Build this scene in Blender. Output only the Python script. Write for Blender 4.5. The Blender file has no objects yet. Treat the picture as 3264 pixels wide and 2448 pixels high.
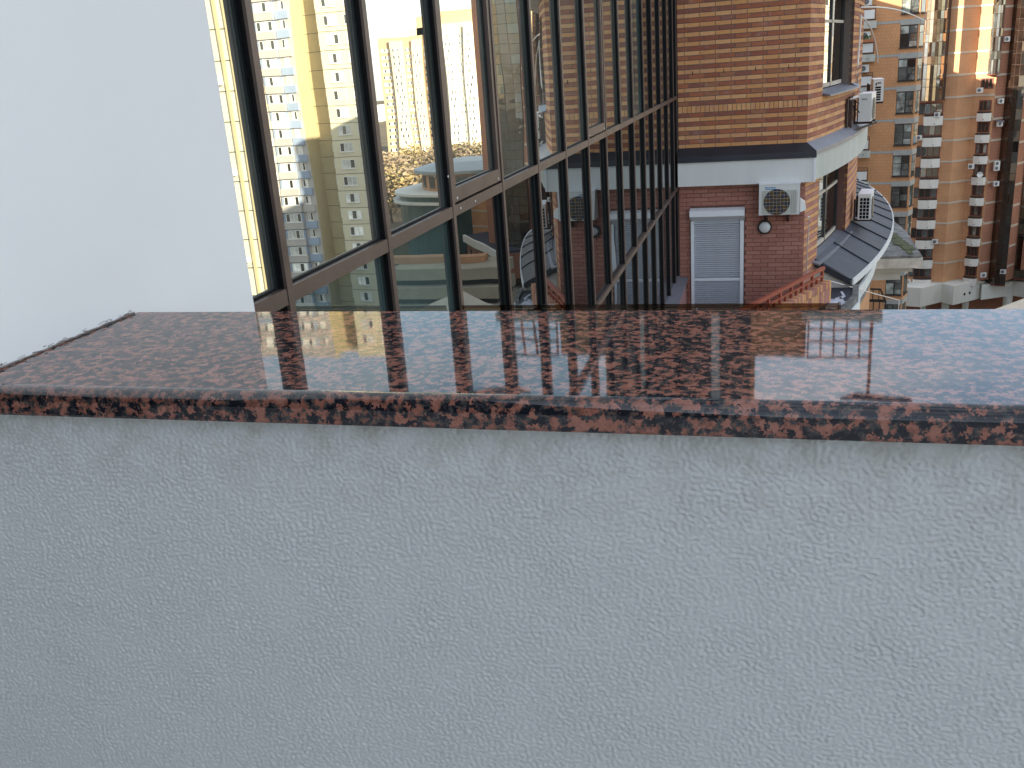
import bpy, bmesh, math, random
from mathutils import Vector, Matrix
R = math.radians
rnd = random.Random(7)
scn = bpy.context.scene
col = scn.collection

# ------------------------------------------------------------------ camera
EYE = Vector((0.0, 0.0, 0.40))
FPX, PITCH, ROLL, HEAD = 2996.7, R(18.541), R(-4.2104), R(16.006)
fwd = Vector((-math.sin(HEAD)*math.cos(PITCH), math.cos(HEAD)*math.cos(PITCH), -math.sin(PITCH)))
rt0 = Vector((math.cos(HEAD), math.sin(HEAD), 0))
up0 = rt0.cross(fwd)
rt = math.cos(ROLL)*rt0 + math.sin(ROLL)*up0
up = -math.sin(ROLL)*rt0 + math.cos(ROLL)*up0
cam = bpy.data.cameras.new('camera')
camo = bpy.data.objects.new('camera', cam)
col.objects.link(camo)
camo.matrix_world = Matrix(((rt.x, up.x, -fwd.x, EYE.x), (rt.y, up.y, -fwd.y, EYE.y),
                            (rt.z, up.z, -fwd.z, EYE.z), (0, 0, 0, 1)))
cam.sensor_width = 36.0
cam.lens = 36.0*FPX/3264.0
cam.clip_start = 0.02
cam.clip_end = 4000
scn.camera = camo

# ------------------------------------------------------------------ world, sun, exposure
SUN_AZ = Vector((-0.80, -0.60, 0)).normalized()
SUN_EL = R(16.0)
S = Vector((SUN_AZ.x*math.cos(SUN_EL), SUN_AZ.y*math.cos(SUN_EL), math.sin(SUN_EL)))
w = bpy.data.worlds.new('World')
scn.world = w
w.use_nodes = True
wn, wl = w.node_tree.nodes, w.node_tree.links
wn.clear()
sky = wn.new('ShaderNodeTexSky')
sky.sky_type = 'NISHITA'
sky.sun_disc = False
sky.sun_elevation = SUN_EL
sky.sun_rotation = math.atan2(SUN_AZ.x, SUN_AZ.y)
sky.altitude = 180
sky.air_density = 1.0
sky.dust_density = 1.0
bg = wn.new('ShaderNodeBackground')
bg.inputs['Strength'].default_value = 0.125
wo = wn.new('ShaderNodeOutputWorld')
tc = wn.new('ShaderNodeTexCoord')
mp = wn.new('ShaderNodeMapping')
mp.inputs['Scale'].default_value = (1.6, 1.6, 5.0)
nz = wn.new('ShaderNodeTexNoise')
nz.inputs['Scale'].default_value = 2.2
nz.inputs['Detail'].default_value = 6
nz.inputs['Roughness'].default_value = 0.55
cr = wn.new('ShaderNodeValToRGB')
cr.color_ramp.elements[0].position = 0.42
cr.color_ramp.elements[0].color = (.14, .14, .14, 1)
cr.color_ramp.elements[1].position = 0.66
cr.color_ramp.elements[1].color = (.75, .75, .75, 1)
mx = wn.new('ShaderNodeMix')
mx.data_type = 'RGBA'
wl.new(tc.outputs['Generated'], mp.inputs['Vector'])
wl.new(mp.outputs['Vector'], nz.inputs['Vector'])
wl.new(nz.outputs['Fac'], cr.inputs['Fac'])
wl.new(cr.outputs['Color'], mx.inputs['Factor'])
wl.new(sky.outputs['Color'], mx.inputs['A'])
mx.inputs['B'].default_value = (5.2, 5.2, 5.3, 1)
wl.new(mx.outputs['Result'], bg.inputs['Color'])
wl.new(bg.outputs['Background'], wo.inputs['Surface'])

sun = bpy.data.lights.new('sun', 'SUN')
sun.energy = 5.0
sun.angle = R(0.5)
sun.color = (1.0, 0.88, 0.70)
suno = bpy.data.objects.new('sun', sun)
col.objects.link(suno)
suno.rotation_euler = S.to_track_quat('Z', 'Y').to_euler()
suno.location = (0, 0, 60)

scn.view_settings.view_transform = 'Standard'
scn.view_settings.look = 'None'
scn.view_settings.gamma = 1.0
scn.view_settings.exposure = 1.6
try:
    scn.view_settings.use_curve_mapping = False
except Exception:
    pass
scn.render.engine = 'CYCLES'
scn.cycles.max_bounces = 8
scn.cycles.glossy_bounces = 5
scn.cycles.transmission_bounces = 4
scn.cycles.transparent_max_bounces = 8
scn.cycles.caustics_reflective = True
scn.cycles.sample_clamp_indirect = 6.0
scn.cycles.caustics_refractive = False

# ------------------------------------------------------------------ materials
def new_mat(name):
    m = bpy.data.materials.new(name)
    m.use_nodes = True
    return m, m.node_tree.nodes, m.node_tree.links, m.node_tree.nodes['Principled BSDF']

def mat(name, c, rough=0.7, var=0.15, scale=3.0, metal=0.0, bump=0.0, bscale=60.0, spec=0.5, rand=0.0, streak=False):
    """Plain paint / render / metal: a base colour with uneven wear noise and optional fine relief."""
    m, n, l, b = new_mat(name)
    b.inputs['Roughness'].default_value = rough
    b.inputs['Metallic'].default_value = metal
    b.inputs['Specular IOR Level'].default_value = spec
    t = n.new('ShaderNodeTexCoord')
    nt = n.new('ShaderNodeTexNoise')
    nt.inputs['Scale'].default_value = scale
    nt.inputs['Detail'].default_value = 7
    nt.inputs['Roughness'].default_value = 0.65
    if streak:
        mpn = n.new('ShaderNodeMapping')
        mpn.inputs['Scale'].default_value = (1, 1, 0.15)
        l.new(t.outputs['Object'], mpn.inputs['Vector'])
        l.new(mpn.outputs['Vector'], nt.inputs['Vector'])
    else:
        l.new(t.outputs['Object'], nt.inputs['Vector'])
    r = n.new('ShaderNodeMapRange')
    r.inputs['From Min'].default_value = 0.3
    r.inputs['From Max'].default_value = 0.7
    r.inputs['To Min'].default_value = 1.0 - var
    r.inputs['To Max'].default_value = 1.0 + var
    l.new(nt.outputs['Fac'], r.inputs['Value'])
    v = n.new('ShaderNodeVectorMath')
    v.operation = 'SCALE'
    v.inputs[0].default_value = c
    l.new(r.outputs['Result'], v.inputs['Scale'])
    out = v.outputs['Vector']
    if rand:
        oi = n.new('ShaderNodeObjectInfo')
        r2 = n.new('ShaderNodeMapRange')
        r2.inputs['To Min'].default_value = 1 - rand
        r2.inputs['To Max'].default_value = 1 + rand
        l.new(oi.outputs['Random'], r2.inputs['Value'])
        v2 = n.new('ShaderNodeVectorMath')
        v2.operation = 'SCALE'
        l.new(out, v2.inputs[0])
        l.new(r2.outputs['Result'], v2.inputs['Scale'])
        out = v2.outputs['Vector']
    l.new(out, b.inputs['Base Color'])
    if bump:
        nb = n.new('ShaderNodeTexNoise')
        nb.inputs['Scale'].default_value = bscale
        nb.inputs['Detail'].default_value = 5
        l.new(t.outputs['Object'], nb.inputs['Vector'])
        bp = n.new('ShaderNodeBump')
        bp.inputs['Strength'].default_value = bump
        bp.inputs['Distance'].default_value = 0.01
        l.new(nb.outputs['Fac'], bp.inputs['Height'])
        l.new(bp.outputs['Normal'], b.inputs['Normal'])
    return m

def mat_stucco(name, c):
    m, n, l, b = new_mat(name)
    b.inputs['Roughness'].default_value = 0.75
    b.inputs['Specular IOR Level'].default_value = 0.25
    t = n.new('ShaderNodeTexCoord')
    mpn = n.new('ShaderNodeMapping')
    mpn.inputs['Rotation'].default_value = (0, R(28), 0)
    mpn.inputs['Scale'].default_value = (0.9, 1.0, 1.4)
    l.new(t.outputs['Object'], mpn.inputs['Vector'])
    n0 = n.new('ShaderNodeTexNoise')
    n0.inputs['Scale'].default_value = 30
    n0.inputs['Detail'].default_value = 2
    l.new(mpn.outputs['Vector'], n0.inputs['Vector'])
    wv = n.new('ShaderNodeVectorMath')
    wv.operation = 'MULTIPLY_ADD'
    wv.inputs[1].default_value = (.010, .010, .010)
    l.new(n0.outputs['Color'], wv.inputs[0])
    l.new(mpn.outputs['Vector'], wv.inputs[2])
    n1 = n.new('ShaderNodeTexNoise')
    n1.inputs['Scale'].default_value = 320
    n1.inputs['Detail'].default_value = 6
    n1.inputs['Roughness'].default_value = 0.66
    n1.inputs['Distortion'].default_value = 0.25
    l.new(wv.outputs['Vector'], n1.inputs['Vector'])
    n2 = n.new('ShaderNodeTexNoise')
    n2.inputs['Scale'].default_value = 8
    n2.inputs['Detail'].default_value = 4
    l.new(t.outputs['Object'], n2.inputs['Vector'])
    ms = n.new('ShaderNodeMapRange')
    ms.inputs['From Min'].default_value = 0.35
    ms.inputs['From Max'].default_value = 0.65
    ms.inputs['To Min'].default_value = 0.75
    ms.inputs['To Max'].default_value = 1.0
    l.new(n2.outputs['Fac'], ms.inputs['Value'])
    bp = n.new('ShaderNodeBump')
    bp.inputs['Distance'].default_value = 0.004
    bp.inputs['Strength'].default_value = 0.5
    l.new(n1.outputs['Fac'], bp.inputs['Height'])
    l.new(bp.outputs['Normal'], b.inputs['Normal'])
    r = n.new('ShaderNodeMapRange')
    r.inputs['From Min'].default_value = 0.3
    r.inputs['From Max'].default_value = 0.7
    r.inputs['To Min'].default_value = 0.985
    r.inputs['To Max'].default_value = 1.015
    l.new(n2.outputs['Fac'], r.inputs['Value'])
    v = n.new('ShaderNodeVectorMath')
    v.operation = 'SCALE'
    v.inputs[0].default_value = c
    l.new(r.outputs['Result'], v.inputs['Scale'])
    # faint grime that gathers in blotches under the coping (object z is height above the floor)
    sx = n.new('ShaderNodeSeparateXYZ')
    l.new(t.outputs['Object'], sx.inputs['Vector'])
    gz = n.new('ShaderNodeMapRange')
    gz.inputs['From Min'].default_value = 0.90
    gz.inputs['From Max'].default_value = 1.05
    l.new(sx.outputs['Z'], gz.inputs['Value'])
    n3 = n.new('ShaderNodeTexNoise')
    n3.inputs['Scale'].default_value = 22
    n3.inputs['Detail'].default_value = 8
    n3.inputs['Roughness'].default_value = 0.7
    l.new(t.outputs['Object'], n3.inputs['Vector'])
    gm = n.new('ShaderNodeMapRange')
    gm.inputs['From Min'].default_value = 0.42
    gm.inputs['From Max'].default_value = 0.72
    gm.inputs['To Max'].default_value = 0.75
    l.new(n3.outputs['Fac'], gm.inputs['Value'])
    ml = n.new('ShaderNodeMath')
    ml.operation = 'MULTIPLY'
    l.new(gz.outputs['Result'], ml.inputs[0])
    l.new(gm.outputs['Result'], ml.inputs[1])
    mg = n.new('ShaderNodeMix')
    mg.data_type = 'RGBA'
    l.new(ml.outputs['Value'], mg.inputs['Factor'])
    l.new(v.outputs['Vector'], mg.inputs['A'])
    mg.inputs['B'].default_value = (.36, .34, .28, 1)
    l.new(mg.outputs['Result'], b.inputs['Base Color'])
    return m

def mat_granite():
    m, n, l, b = new_mat('red_granite')
    b.inputs['Roughness'].default_value = 0.032
    b.inputs['IOR'].default_value = 1.47
    t = n.new('ShaderNodeTexCoord')
    nd = n.new('ShaderNodeTexNoise')
    nd.inputs['Scale'].default_value = 210
    nd.inputs['Detail'].default_value = 6
    l.new(t.outputs['Object'], nd.inputs['Vector'])
    sub = n.new('ShaderNodeVectorMath')
    sub.operation = 'MULTIPLY_ADD'
    sub.inputs[1].default_value = (0.016, 0.016, 0.016)
    l.new(nd.outputs['Color'], sub.inputs[0])
    l.new(t.outputs['Object'], sub.inputs[2])
    vo = n.new('ShaderNodeTexVoronoi')
    vo.inputs['Scale'].default_value = 112
    l.new(sub.outputs['Vector'], vo.inputs['Vector'])
    bw = n.new('ShaderNodeSeparateColor')
    l.new(vo.outputs['Color'], bw.inputs['Color'])
    nb = n.new('ShaderNodeTexNoise')
    nb.inputs['Scale'].default_value = 60
    nb.inputs['Detail'].default_value = 7
    nb.inputs['Roughness'].default_value = 0.65
    l.new(t.outputs['Object'], nb.inputs['Vector'])
    ad = n.new('ShaderNodeMath')
    ad.operation = 'MULTIPLY_ADD'
    ad.inputs[1].default_value = 0.42
    l.new(bw.outputs['Red'], ad.inputs[0])
    l.new(nb.outputs['Fac'], ad.inputs[2])
    cr = n.new('ShaderNodeValToRGB')
    e = cr.color_ramp.elements
    e[0].position, e[0].color = 0.0, (.010, .011, .014, 1)
    e[1].position, e[1].color = 1.0, (.29, .13, .095, 1)
    for p, c in ((.60, (.011, .012, .016, 1)), (.66, (.030, .030, .033, 1)), (.738, (.075, .066, .058, 1)),
                 (.748, (.14, .055, .038, 1)), (.83, (.245, .098, .068, 1))):
        k = e.new(p)
        k.color = c
    l.new(ad.outputs['Value'], cr.inputs['Fac'])
    l.new(cr.outputs['Color'], b.inputs['Base Color'])
    # very slight hand-polish waviness
    nw = n.new('ShaderNodeTexNoise')
    nw.inputs['Scale'].default_value = 9
    l.new(t.outputs['Object'], nw.inputs['Vector'])
    bp = n.new('ShaderNodeBump')
    bp.inputs['Strength'].default_value = 0.02
    bp.inputs['Distance'].default_value = 0.004
    l.new(nw.outputs['Fac'], bp.inputs['Height'])
    l.new(bp.outputs['Normal'], b.inputs['Normal'])
    return m

def mat_glass(name, base, refl, tint, wave=0.09, wscale=1.1, rough=0.0, var=0.35):
    """Coated facade glass: a mirror layer over a base tone, interior haze painted in; every pane is warped a little differently."""
    m, n, l, b = new_mat(name)
    n.remove(b)
    out = n['Material Output']
    t = n.new('ShaderNodeTexCoord')
    oi = n.new('ShaderNodeObjectInfo')
    mu = n.new('ShaderNodeMath')
    mu.operation = 'MULTIPLY'
    mu.inputs[1].default_value = 50
    l.new(oi.outputs['Random'], mu.inputs[0])
    va = n.new('ShaderNodeVectorMath')
    va.operation = 'ADD'
    l.new(t.outputs['Object'], va.inputs[0])
    l.new(mu.outputs['Value'], va.inputs[1])
    nt = n.new('ShaderNodeTexNoise')
    nt.inputs['Scale'].default_value = wscale
    nt.inputs['Detail'].default_value = 1.0
    l.new(va.outputs['Vector'], nt.inputs['Vector'])
    bp = n.new('ShaderNodeBump')
    bp.inputs['Strength'].default_value = wave
    bp.inputs['Distance'].default_value = 0.02
    l.new(nt.outputs['Fac'], bp.inputs['Height'])
    df = n.new('ShaderNodeBsdfDiffuse')
    n2 = n.new('ShaderNodeTexNoise')
    n2.inputs['Scale'].default_value = 1.3
    n2.inputs['Detail'].default_value = 6
    l.new(va.outputs['Vector'], n2.inputs['Vector'])
    r = n.new('ShaderNodeMapRange')
    r.inputs['From Min'].default_value = 0.3
    r.inputs['From Max'].default_value = 0.7
    r.inputs['To Min'].default_value = 1 - var
    r.inputs['To Max'].default_value = 1 + var
    l.new(n2.outputs['Fac'], r.inputs['Value'])
    v = n.new('ShaderNodeVectorMath')
    v.operation = 'SCALE'
    v.inputs[0].default_value = base
    l.new(r.outputs['Result'], v.inputs['Scale'])
    l.new(v.outputs['Vector'], df.inputs['Color'])
    gl = n.new('ShaderNodeBsdfGlossy')
    gl.inputs['Roughness'].default_value = rough
    gl.inputs['Color'].default_value = (*tint, 1)
    l.new(bp.outputs['Normal'], gl.inputs['Normal'])
    lw = n.new('ShaderNodeLayerWeight')
    lw.inputs['Blend'].default_value = 0.25
    mr = n.new('ShaderNodeMapRange')
    mr.inputs['To Min'].default_value = refl
    mr.inputs['To Max'].default_value = min(1.0, refl+0.45)
    l.new(lw.outputs['Fresnel'], mr.inputs['Value'])
    mx = n.new('ShaderNodeMixShader')
    l.new(mr.outputs['Result'], mx.inputs['Fac'])
    l.new(df.outputs['BSDF'], mx.inputs[1])
    l.new(gl.outputs['BSDF'], mx.inputs[2])
    l.new(mx.outputs['Shader'], out.inputs['Surface'])
    return m

def mat_tinted(name, c, refl=0.06):
    m, n, l, b = new_mat(name)
    n.remove(b)
    out = n['Material Output']
    tr = n.new('ShaderNodeBsdfTransparent')
    tr.inputs['Color'].default_value = (*c, 1)
    gl = n.new('ShaderNodeBsdfGlossy')
    gl.inputs['Roughness'].default_value = 0.02
    lw = n.new('ShaderNodeFresnel')
    lw.inputs['IOR'].default_value = 1.4
    mx = n.new('ShaderNodeMixShader')
    l.new(lw.outputs['Fac'], mx.inputs['Fac'])
    l.new(tr.outputs['BSDF'], mx.inputs[1])
    l.new(gl.outputs['BSDF'], mx.inputs[2])
    l.new(mx.outputs['Shader'], out.inputs['Surface'])
    return m

def mat_brickwork(name, c1, c2, mortar, bw=0.26, bh=0.075, msize=0.008, stripes=None):
    """Brickwork too far off to tell the bricks apart."""
    m, n, l, b = new_mat(name)
    b.inputs['Roughness'].default_value = 0.85
    t = n.new('ShaderNodeTexCoord')
    se = n.new('ShaderNodeSeparateXYZ')
    l.new(t.outputs['Object'], se.inputs['Vector'])
    ad = n.new('ShaderNodeMath')
    ad.operation = 'ADD'
    l.new(se.outputs['X'], ad.inputs[0])
    l.new(se.outputs['Y'], ad.inputs[1])
    cb = n.new('ShaderNodeCombineXYZ')
    l.new(ad.outputs['Value'], cb.inputs['X'])
    l.new(se.outputs['Z'], cb.inputs['Y'])
    bt = n.new('ShaderNodeTexBrick')
    bt.inputs['Scale'].default_value = 1.0
    bt.inputs['Brick Width'].default_value = bw
    bt.inputs['Row Height'].default_value = bh
    bt.inputs['Mortar Size'].default_value = msize
    bt.inputs['Color1'].default_value = (*c1, 1)
    bt.inputs['Color2'].default_value = (*c2, 1)
    bt.inputs['Mortar'].default_value = (*mortar, 1)
    l.new(cb.outputs['Vector'], bt.inputs['Vector'])
    nt = n.new('ShaderNodeTexNoise')
    nt.inputs['Scale'].default_value = 0.35
    nt.inputs['Detail'].default_value = 8
    l.new(t.outputs['Object'], nt.inputs['Vector'])
    r = n.new('ShaderNodeMapRange')
    r.inputs['From Min'].default_value = 0.3
    r.inputs['From Max'].default_value = 0.7
    r.inputs['To Min'].default_value = 0.86
    r.inputs['To Max'].default_value = 1.12
    l.new(nt.outputs['Fac'], r.inputs['Value'])
    v = n.new('ShaderNodeVectorMath')
    v.operation = 'SCALE'
    l.new(bt.outputs['Color'], v.inputs[0])
    l.new(r.outputs['Result'], v.inputs['Scale'])
    l.new(v.outputs['Vector'], b.inputs['Base Color'])
    return m

M = {}
M['white_wall'] = mat('white_paint_plaster', (.74, .74, .74), .8, .02, 2.0, bump=.03, bscale=300)
M['stucco'] = mat_stucco('grey_roller_stucco', (.56, .57, .552))
M['granite'] = mat_granite()
M['dirt'] = mat('dirty_sealant', (.20, .16, .14), .9, .5, 60, bump=.6, bscale=120)
M['cement'] = mat('cement_smear', (.62, .60, .56), .9, .2, 40)
M['cap'] = mat('brown_anodised_metal', (.092, .064, .056), .45, .25, 5, metal=.12, spec=.4)
M['rubber'] = mat('black_gasket_and_shade', (.009, .009, .010), .7, .1, 5, spec=.12)  # real gaskets, and the painted-in shade of the mullion sides
M['greenrubber'] = mat('grey_green_gasket', (.018, .024, .024), .5, .1, 5, spec=.2)
M['gl_up'] = mat_glass('upper_facade_glass', (.15, .16, .145), .66, (.92, .98, .94))  # pale base paints the interior haze into the upper panes
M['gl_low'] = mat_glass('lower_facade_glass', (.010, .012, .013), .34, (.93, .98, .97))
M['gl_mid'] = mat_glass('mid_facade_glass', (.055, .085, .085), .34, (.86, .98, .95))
M['zinc'] = mat('grey_zinc_sheet', (.17, .17, .20), .5, .12, 3, metal=.2)
M['blackmetal'] = mat('black_painted_sheet', (.016, .018, .026), .45, .3, 2.5)
M['slate'] = mat('dark_blue_roof_sheet', (.042, .047, .066), .6, .2, 2.2, rand=.16, spec=.35)
M['band'] = mat('white_render_band', (.66, .67, .66), .8, .07, 1.6, streak=True)
M['bandgrey'] = mat('grey_render_band', (.47, .48, .44), .85, .12, 1.5, streak=True)
M['white'] = mat('white_enamel', (.78, .80, .84), .4, .03, 4)
M['acwhite'] = mat('air_conditioner_plastic', (.66, .67, .66), .45, .05, 4)
M['actop'] = mat('air_conditioner_top_plastic', (.74, .75, .78), .45, .04, 4)
M['slat'] = mat('shutter_slat_enamel', (.50, .53, .59), .45, .03, 6, rand=.04)
M['redpaint'] = mat('rust_red_paint', (.30, .060, .032), .5, .25, 12)
M['mortar'] = mat('grey_mortar', (.155, .125, .11), .95, .2, 30)
M['mortarlow'] = mat('dark_red_mortar', (.15, .075, .06), .95, .25, 20)
M['iron'] = mat('rusty_iron', (.05, .028, .02), .8, .3, 20)
M['black'] = mat('black_iron', (.015, .014, .015), .6, .2, 10)
M['fanblue'] = mat('dark_blue_fan', (.012, .022, .055), .5, .2, 8)
M['fanbrown'] = mat('brown_fan_blade', (.075, .045, .012), .5, .2, 8)
M['wire'] = mat('brass_wire', (.42, .33, .22), .5, .1, 8)
M['bluelabel'] = mat('blue_print', (.03, .20, .42), .5, .05, 8)
M['greyprint'] = mat('grey_print', (.12, .12, .13), .5, .05, 8)
M['opal'] = mat('opal_glass', (.62, .64, .66), .12, .03, 5)
M['conc'] = mat('weathered_concrete', (.17, .168, .16), .95, .65, 3.0, bump=.8, bscale=9)
M['concw'] = mat('pale_flaking_concrete', (.52, .50, .45), .95, .25, 4.0, bump=.5, bscale=12)
M['moss'] = mat('green_moss', (.075, .082, .035), 1.0, .5, 8, bump=.8, bscale=20)
M['smear'] = mat('white_dried_paint', (.50, .53, .60), .8, .25, 5)
M['cable'] = mat('white_cable', (.66, .63, .60), .5, .05, 4)
M['pinkwall'] = mat('pink_render', (.42, .22, .20), .85, .12, 3)
M['screen'] = mat_tinted('brown_tinted_glass', (.62, .53, .44))
M['screendark'] = mat_tinted('dark_brown_tinted_glass', (.50, .42, .35))
OR = [(.60, .30, .125), (.57, .275, .11), (.63, .335, .155), (.56, .285, .14)]
RD = [(.33, .108, .056), (.28, .088, .050), (.37, .125, .062), (.25, .092, .062), (.33, .135, .070)]
LW = [(.40, .18, .135), (.37, .16, .12), (.42, .195, .15), (.36, .15, .115)]
def brick_mat(n_, c):
    m = mat(n_, c, .85, .14, 22, bump=.25, bscale=160)
    if n_.startswith('red'):
        n, l = m.node_tree.nodes, m.node_tree.links
        b = n['Principled BSDF']
        src = b.inputs['Base Color'].links[0].from_socket
        g = n.new('ShaderNodeNewGeometry')
        nt = n.new('ShaderNodeTexNoise')
        nt.inputs['Scale'].default_value = 2.6
        nt.inputs['Detail'].default_value = 9
        nt.inputs['Roughness'].default_value = 0.72
        l.new(g.outputs['Position'], nt.inputs['Vector'])
        mr = n.new('ShaderNodeMapRange')
        mr.inputs['From Min'].default_value = 0.56
        mr.inputs['From Max'].default_value = 0.72
        mr.inputs['To Max'].default_value = 0.42
        l.new(nt.outputs['Fac'], mr.inputs['Value'])
        mx_ = n.new('ShaderNodeMix')
        mx_.data_type = 'RGBA'
        l.new(mr.outputs['Result'], mx_.inputs['Factor'])
        l.new(src, mx_.inputs['A'])
        mx_.inputs['B'].default_value = (.42, .33, .31, 1)
        l.new(mx_.outputs['Result'], b.inputs['Base Color'])
    return m
M['or'] = [brick_mat('orange_brick_%s' % k, c) for k, c in zip(('amber', 'ochre', 'sand', 'pale'), OR)]
M['rd'] = [brick_mat('red_brick_%s' % k, c) for k, c in zip(('brown', 'dark', 'warm', 'plum', 'rust'), RD)]
M['lw'] = [brick_mat('rose_brick_%s' % k, c) for k, c in zip(('mid', 'warm', 'pale', 'dark'), LW)]
M['midbrick'] = mat_brickwork('orange_brickwork', (.56, .28, .135), (.52, .255, .12), (.40, .23, .12), .26, .30, .02)
M['towbrick'] = mat_brickwork('tower_brickwork', (.55, .295, .155), (.51, .265, .135), (.45, .26, .15), .26, .22, .02)
M['towred'] = mat_brickwork('red_brickwork', (.42, .185, .105), (.38, .16, .09), (.28, .14, .10), .26, .45, .05)
M['greyband'] = mat('grey_lintel_concrete', (.34, .345, .33), .9, .1, 3)
M['paleband'] = mat('pale_string_course', (.50, .44, .36), .9, .12, 3)
M['balc'] = mat('white_balcony_concrete', (.68, .67, .63), .85, .08, 1.4, streak=True)
M['pod'] = mat('white_podium_render', (.64, .64, .59), .85, .08, .5, streak=True)
M['winframe'] = mat('black_window_frame', (.022, .022, .024), .5, .1, 5)
M['redframe'] = mat('red_brown_window_frame', (.17, .05, .032), .6, .2, 5)
M['baygl'] = mat_glass('bay_window_glass', (.06, .06, .05), .66, (.98, .98, .96), .12, .6)
M['wgl'] = mat_glass('window_glass', (.085, .095, .09), .30, (.95, .98, .98), .6, .6, var=.7)
M['wpale'] = mat_glass('pale_reflection_glass', (.34, .37, .34), .26, (.96, .98, .96), .5, .8, var=.8)  # pale base stands in for bright reflections painted into the panes
M['wgd'] = mat_glass('dark_window_glass', (.018, .014, .011), .16, (.95, .95, .93), .6, .6)
M['bronze'] = mat_glass('bronze_glass', (.075, .052, .032), .32, (.95, .88, .76), 1.3, .8, var=.6)
M['bronzed'] = mat_glass('dark_bronze_glass', (.020, .012, .009), .16, (.9, .8, .7), 1.5, .5, var=.6)
M['asphalt'] = mat('asphalt', (.055, .055, .055), .9, .2, .3)
M['roofbeige'] = mat('beige_roof_sheet', (.46, .40, .30), .7, .1, 1)

# ------------------------------------------------------------------ mesh helpers
class MB:
    """Collects boxes, prisms and tubes, then links them as ONE mesh object."""
    def __init__(s):
        s.v, s.f, s.m, s.sm = [], [], [], []
    def add(s, vs, fs, mi=0, smooth=False):
        o = len(s.v)
        s.v += [tuple(p) for p in vs]
        for f in fs:
            s.f.append([o+i for i in f])
            s.m.append(mi)
            s.sm.append(smooth)
        return s
    def box(s, x0, x1, y0, y1, z0, z1, mi=0):
        return s.add([(x0, y0, z0), (x1, y0, z0), (x1, y1, z0), (x0, y1, z0), (x0, y0, z1), (x1, y0, z1), (x1, y1, z1), (x0, y1, z1)],
                     [(0, 3, 2, 1), (4, 5, 6, 7), (0, 1, 5, 4), (1, 2, 6, 5), (2, 3, 7, 6), (3, 0, 4, 7)], mi)
    def obox(s, o, u, n, a0, a1, d0, d1, z0, z1, mi=0):
        """box in a wall frame: a along u, d along n, from origin o (2-D)"""
        P = lambda a, d, z: (o[0]+u[0]*a+n[0]*d, o[1]+u[1]*a+n[1]*d, z)
        return s.add([P(a0, d0, z0), P(a1, d0, z0), P(a1, d1, z0), P(a0, d1, z0), P(a0, d0, z1), P(a1, d0, z1), P(a1, d1, z1), P(a0, d1, z1)],
                     [(0, 3, 2, 1), (4, 5, 6, 7), (0, 1, 5, 4), (1, 2, 6, 5), (2, 3, 7, 6), (3, 0, 4, 7)], mi)
    def prism(s, poly, z0, z1, mi=0):
        n = len(poly)
        vs = [(p[0], p[1], z0) for p in poly]+[(p[0], p[1], z1) for p in poly]
        fs = [tuple(reversed(range(n))), tuple(range(n, 2*n))]+[(i, (i+1) % n, n+(i+1) % n, n+i) for i in range(n)]
        return s.add(vs, fs, mi)
    def hexa(s, b, t, mi=0):
        """solid from a bottom loop and a top loop of 3-D points"""
        n = len(b)
        return s.add(list(b)+list(t), [tuple(reversed(range(n))), tuple(range(n, 2*n))]+[(i, (i+1) % n, n+(i+1) % n, n+i) for i in range(n)], mi)
    def tube(s, pts, r, n=8, mi=0):
        pts = [Vector(p) for p in pts]
        rings = []
        for i, p in enumerate(pts):
            d = (pts[min(i+1, len(pts)-1)]-pts[max(i-1, 0)]).normalized()
            a = d.cross(Vector((0, 0, 1)))
            if a.length < 1e-3:
                a = d.cross(Vector((1, 0, 0)))
            a.normalize()
            b2 = d.cross(a)
            rings.append([p+a*r*math.cos(2*math.pi*k/n)+b2*r*math.sin(2*math.pi*k/n) for k in range(n)])
        vs = [q for rg in rings for q in rg]
        fs = [(i*n+k, i*n+(k+1) % n, (i+1)*n+(k+1) % n, (i+1)*n+k) for i in range(len(pts)-1) for k in range(n)]
        fs += [tuple(range(n)), tuple(reversed(range((len(pts)-1)*n, len(pts)*n)))]
        return s.add(vs, fs, mi, True)
    def disc(s, c, ax, r, d, n=24, mi=0, dome=0.0):
        """a disc (short cylinder) of radius r, thickness d along ax, optionally domed"""
        c, ax = Vector(c), Vector(ax).normalized()
        a = ax.cross(Vector((0, 0, 1)))
        if a.length < 1e-3:
            a = Vector((1, 0, 0))
        a.normalize()
        b2 = ax.cross(a)
        ring = lambda rr, h: [c+a*rr*math.cos(2*math.pi*k/n)+b2*rr*math.sin(2*math.pi*k/n)+ax*h for k in range(n)]
        prof = [(r, 0), (r, d)]
        if dome:
            prof += [(r*math.cos(t), d+dome*math.sin(t)) for t in (.4, .8, 1.2)]
        vs = [q for rr, h in prof for q in ring(rr, h)]
        fs = [(i*n+k, i*n+(k+1) % n, (i+1)*n+(k+1) % n, (i+1)*n+k) for i in range(len(prof)-1) for k in range(n)]
        fs += [tuple(reversed(range(n))), tuple(range((len(prof)-1)*n, len(prof)*n))]
        return s.add(vs, fs, mi, bool(dome))
    def mesh(s, name, mats, off=(0, 0, 0)):
        me = bpy.data.meshes.new(name)
        ox, oy, oz = off
        me.from_pydata([(x-ox, y-oy, z-oz) for x, y, z in s.v], [], s.f)
        for m_ in (mats if isinstance(mats, (list, tuple)) else [mats]):
            me.materials.append(m_)
        me.polygons.foreach_set('material_index', s.m)
        me.polygons.foreach_set('use_smooth', s.sm)
        bm = bmesh.new()
        bm.from_mesh(me)
        bmesh.ops.recalc_face_normals(bm, faces=bm.faces)
        bm.to_mesh(me)
        bm.free()
        me.update()
        return me

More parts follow.
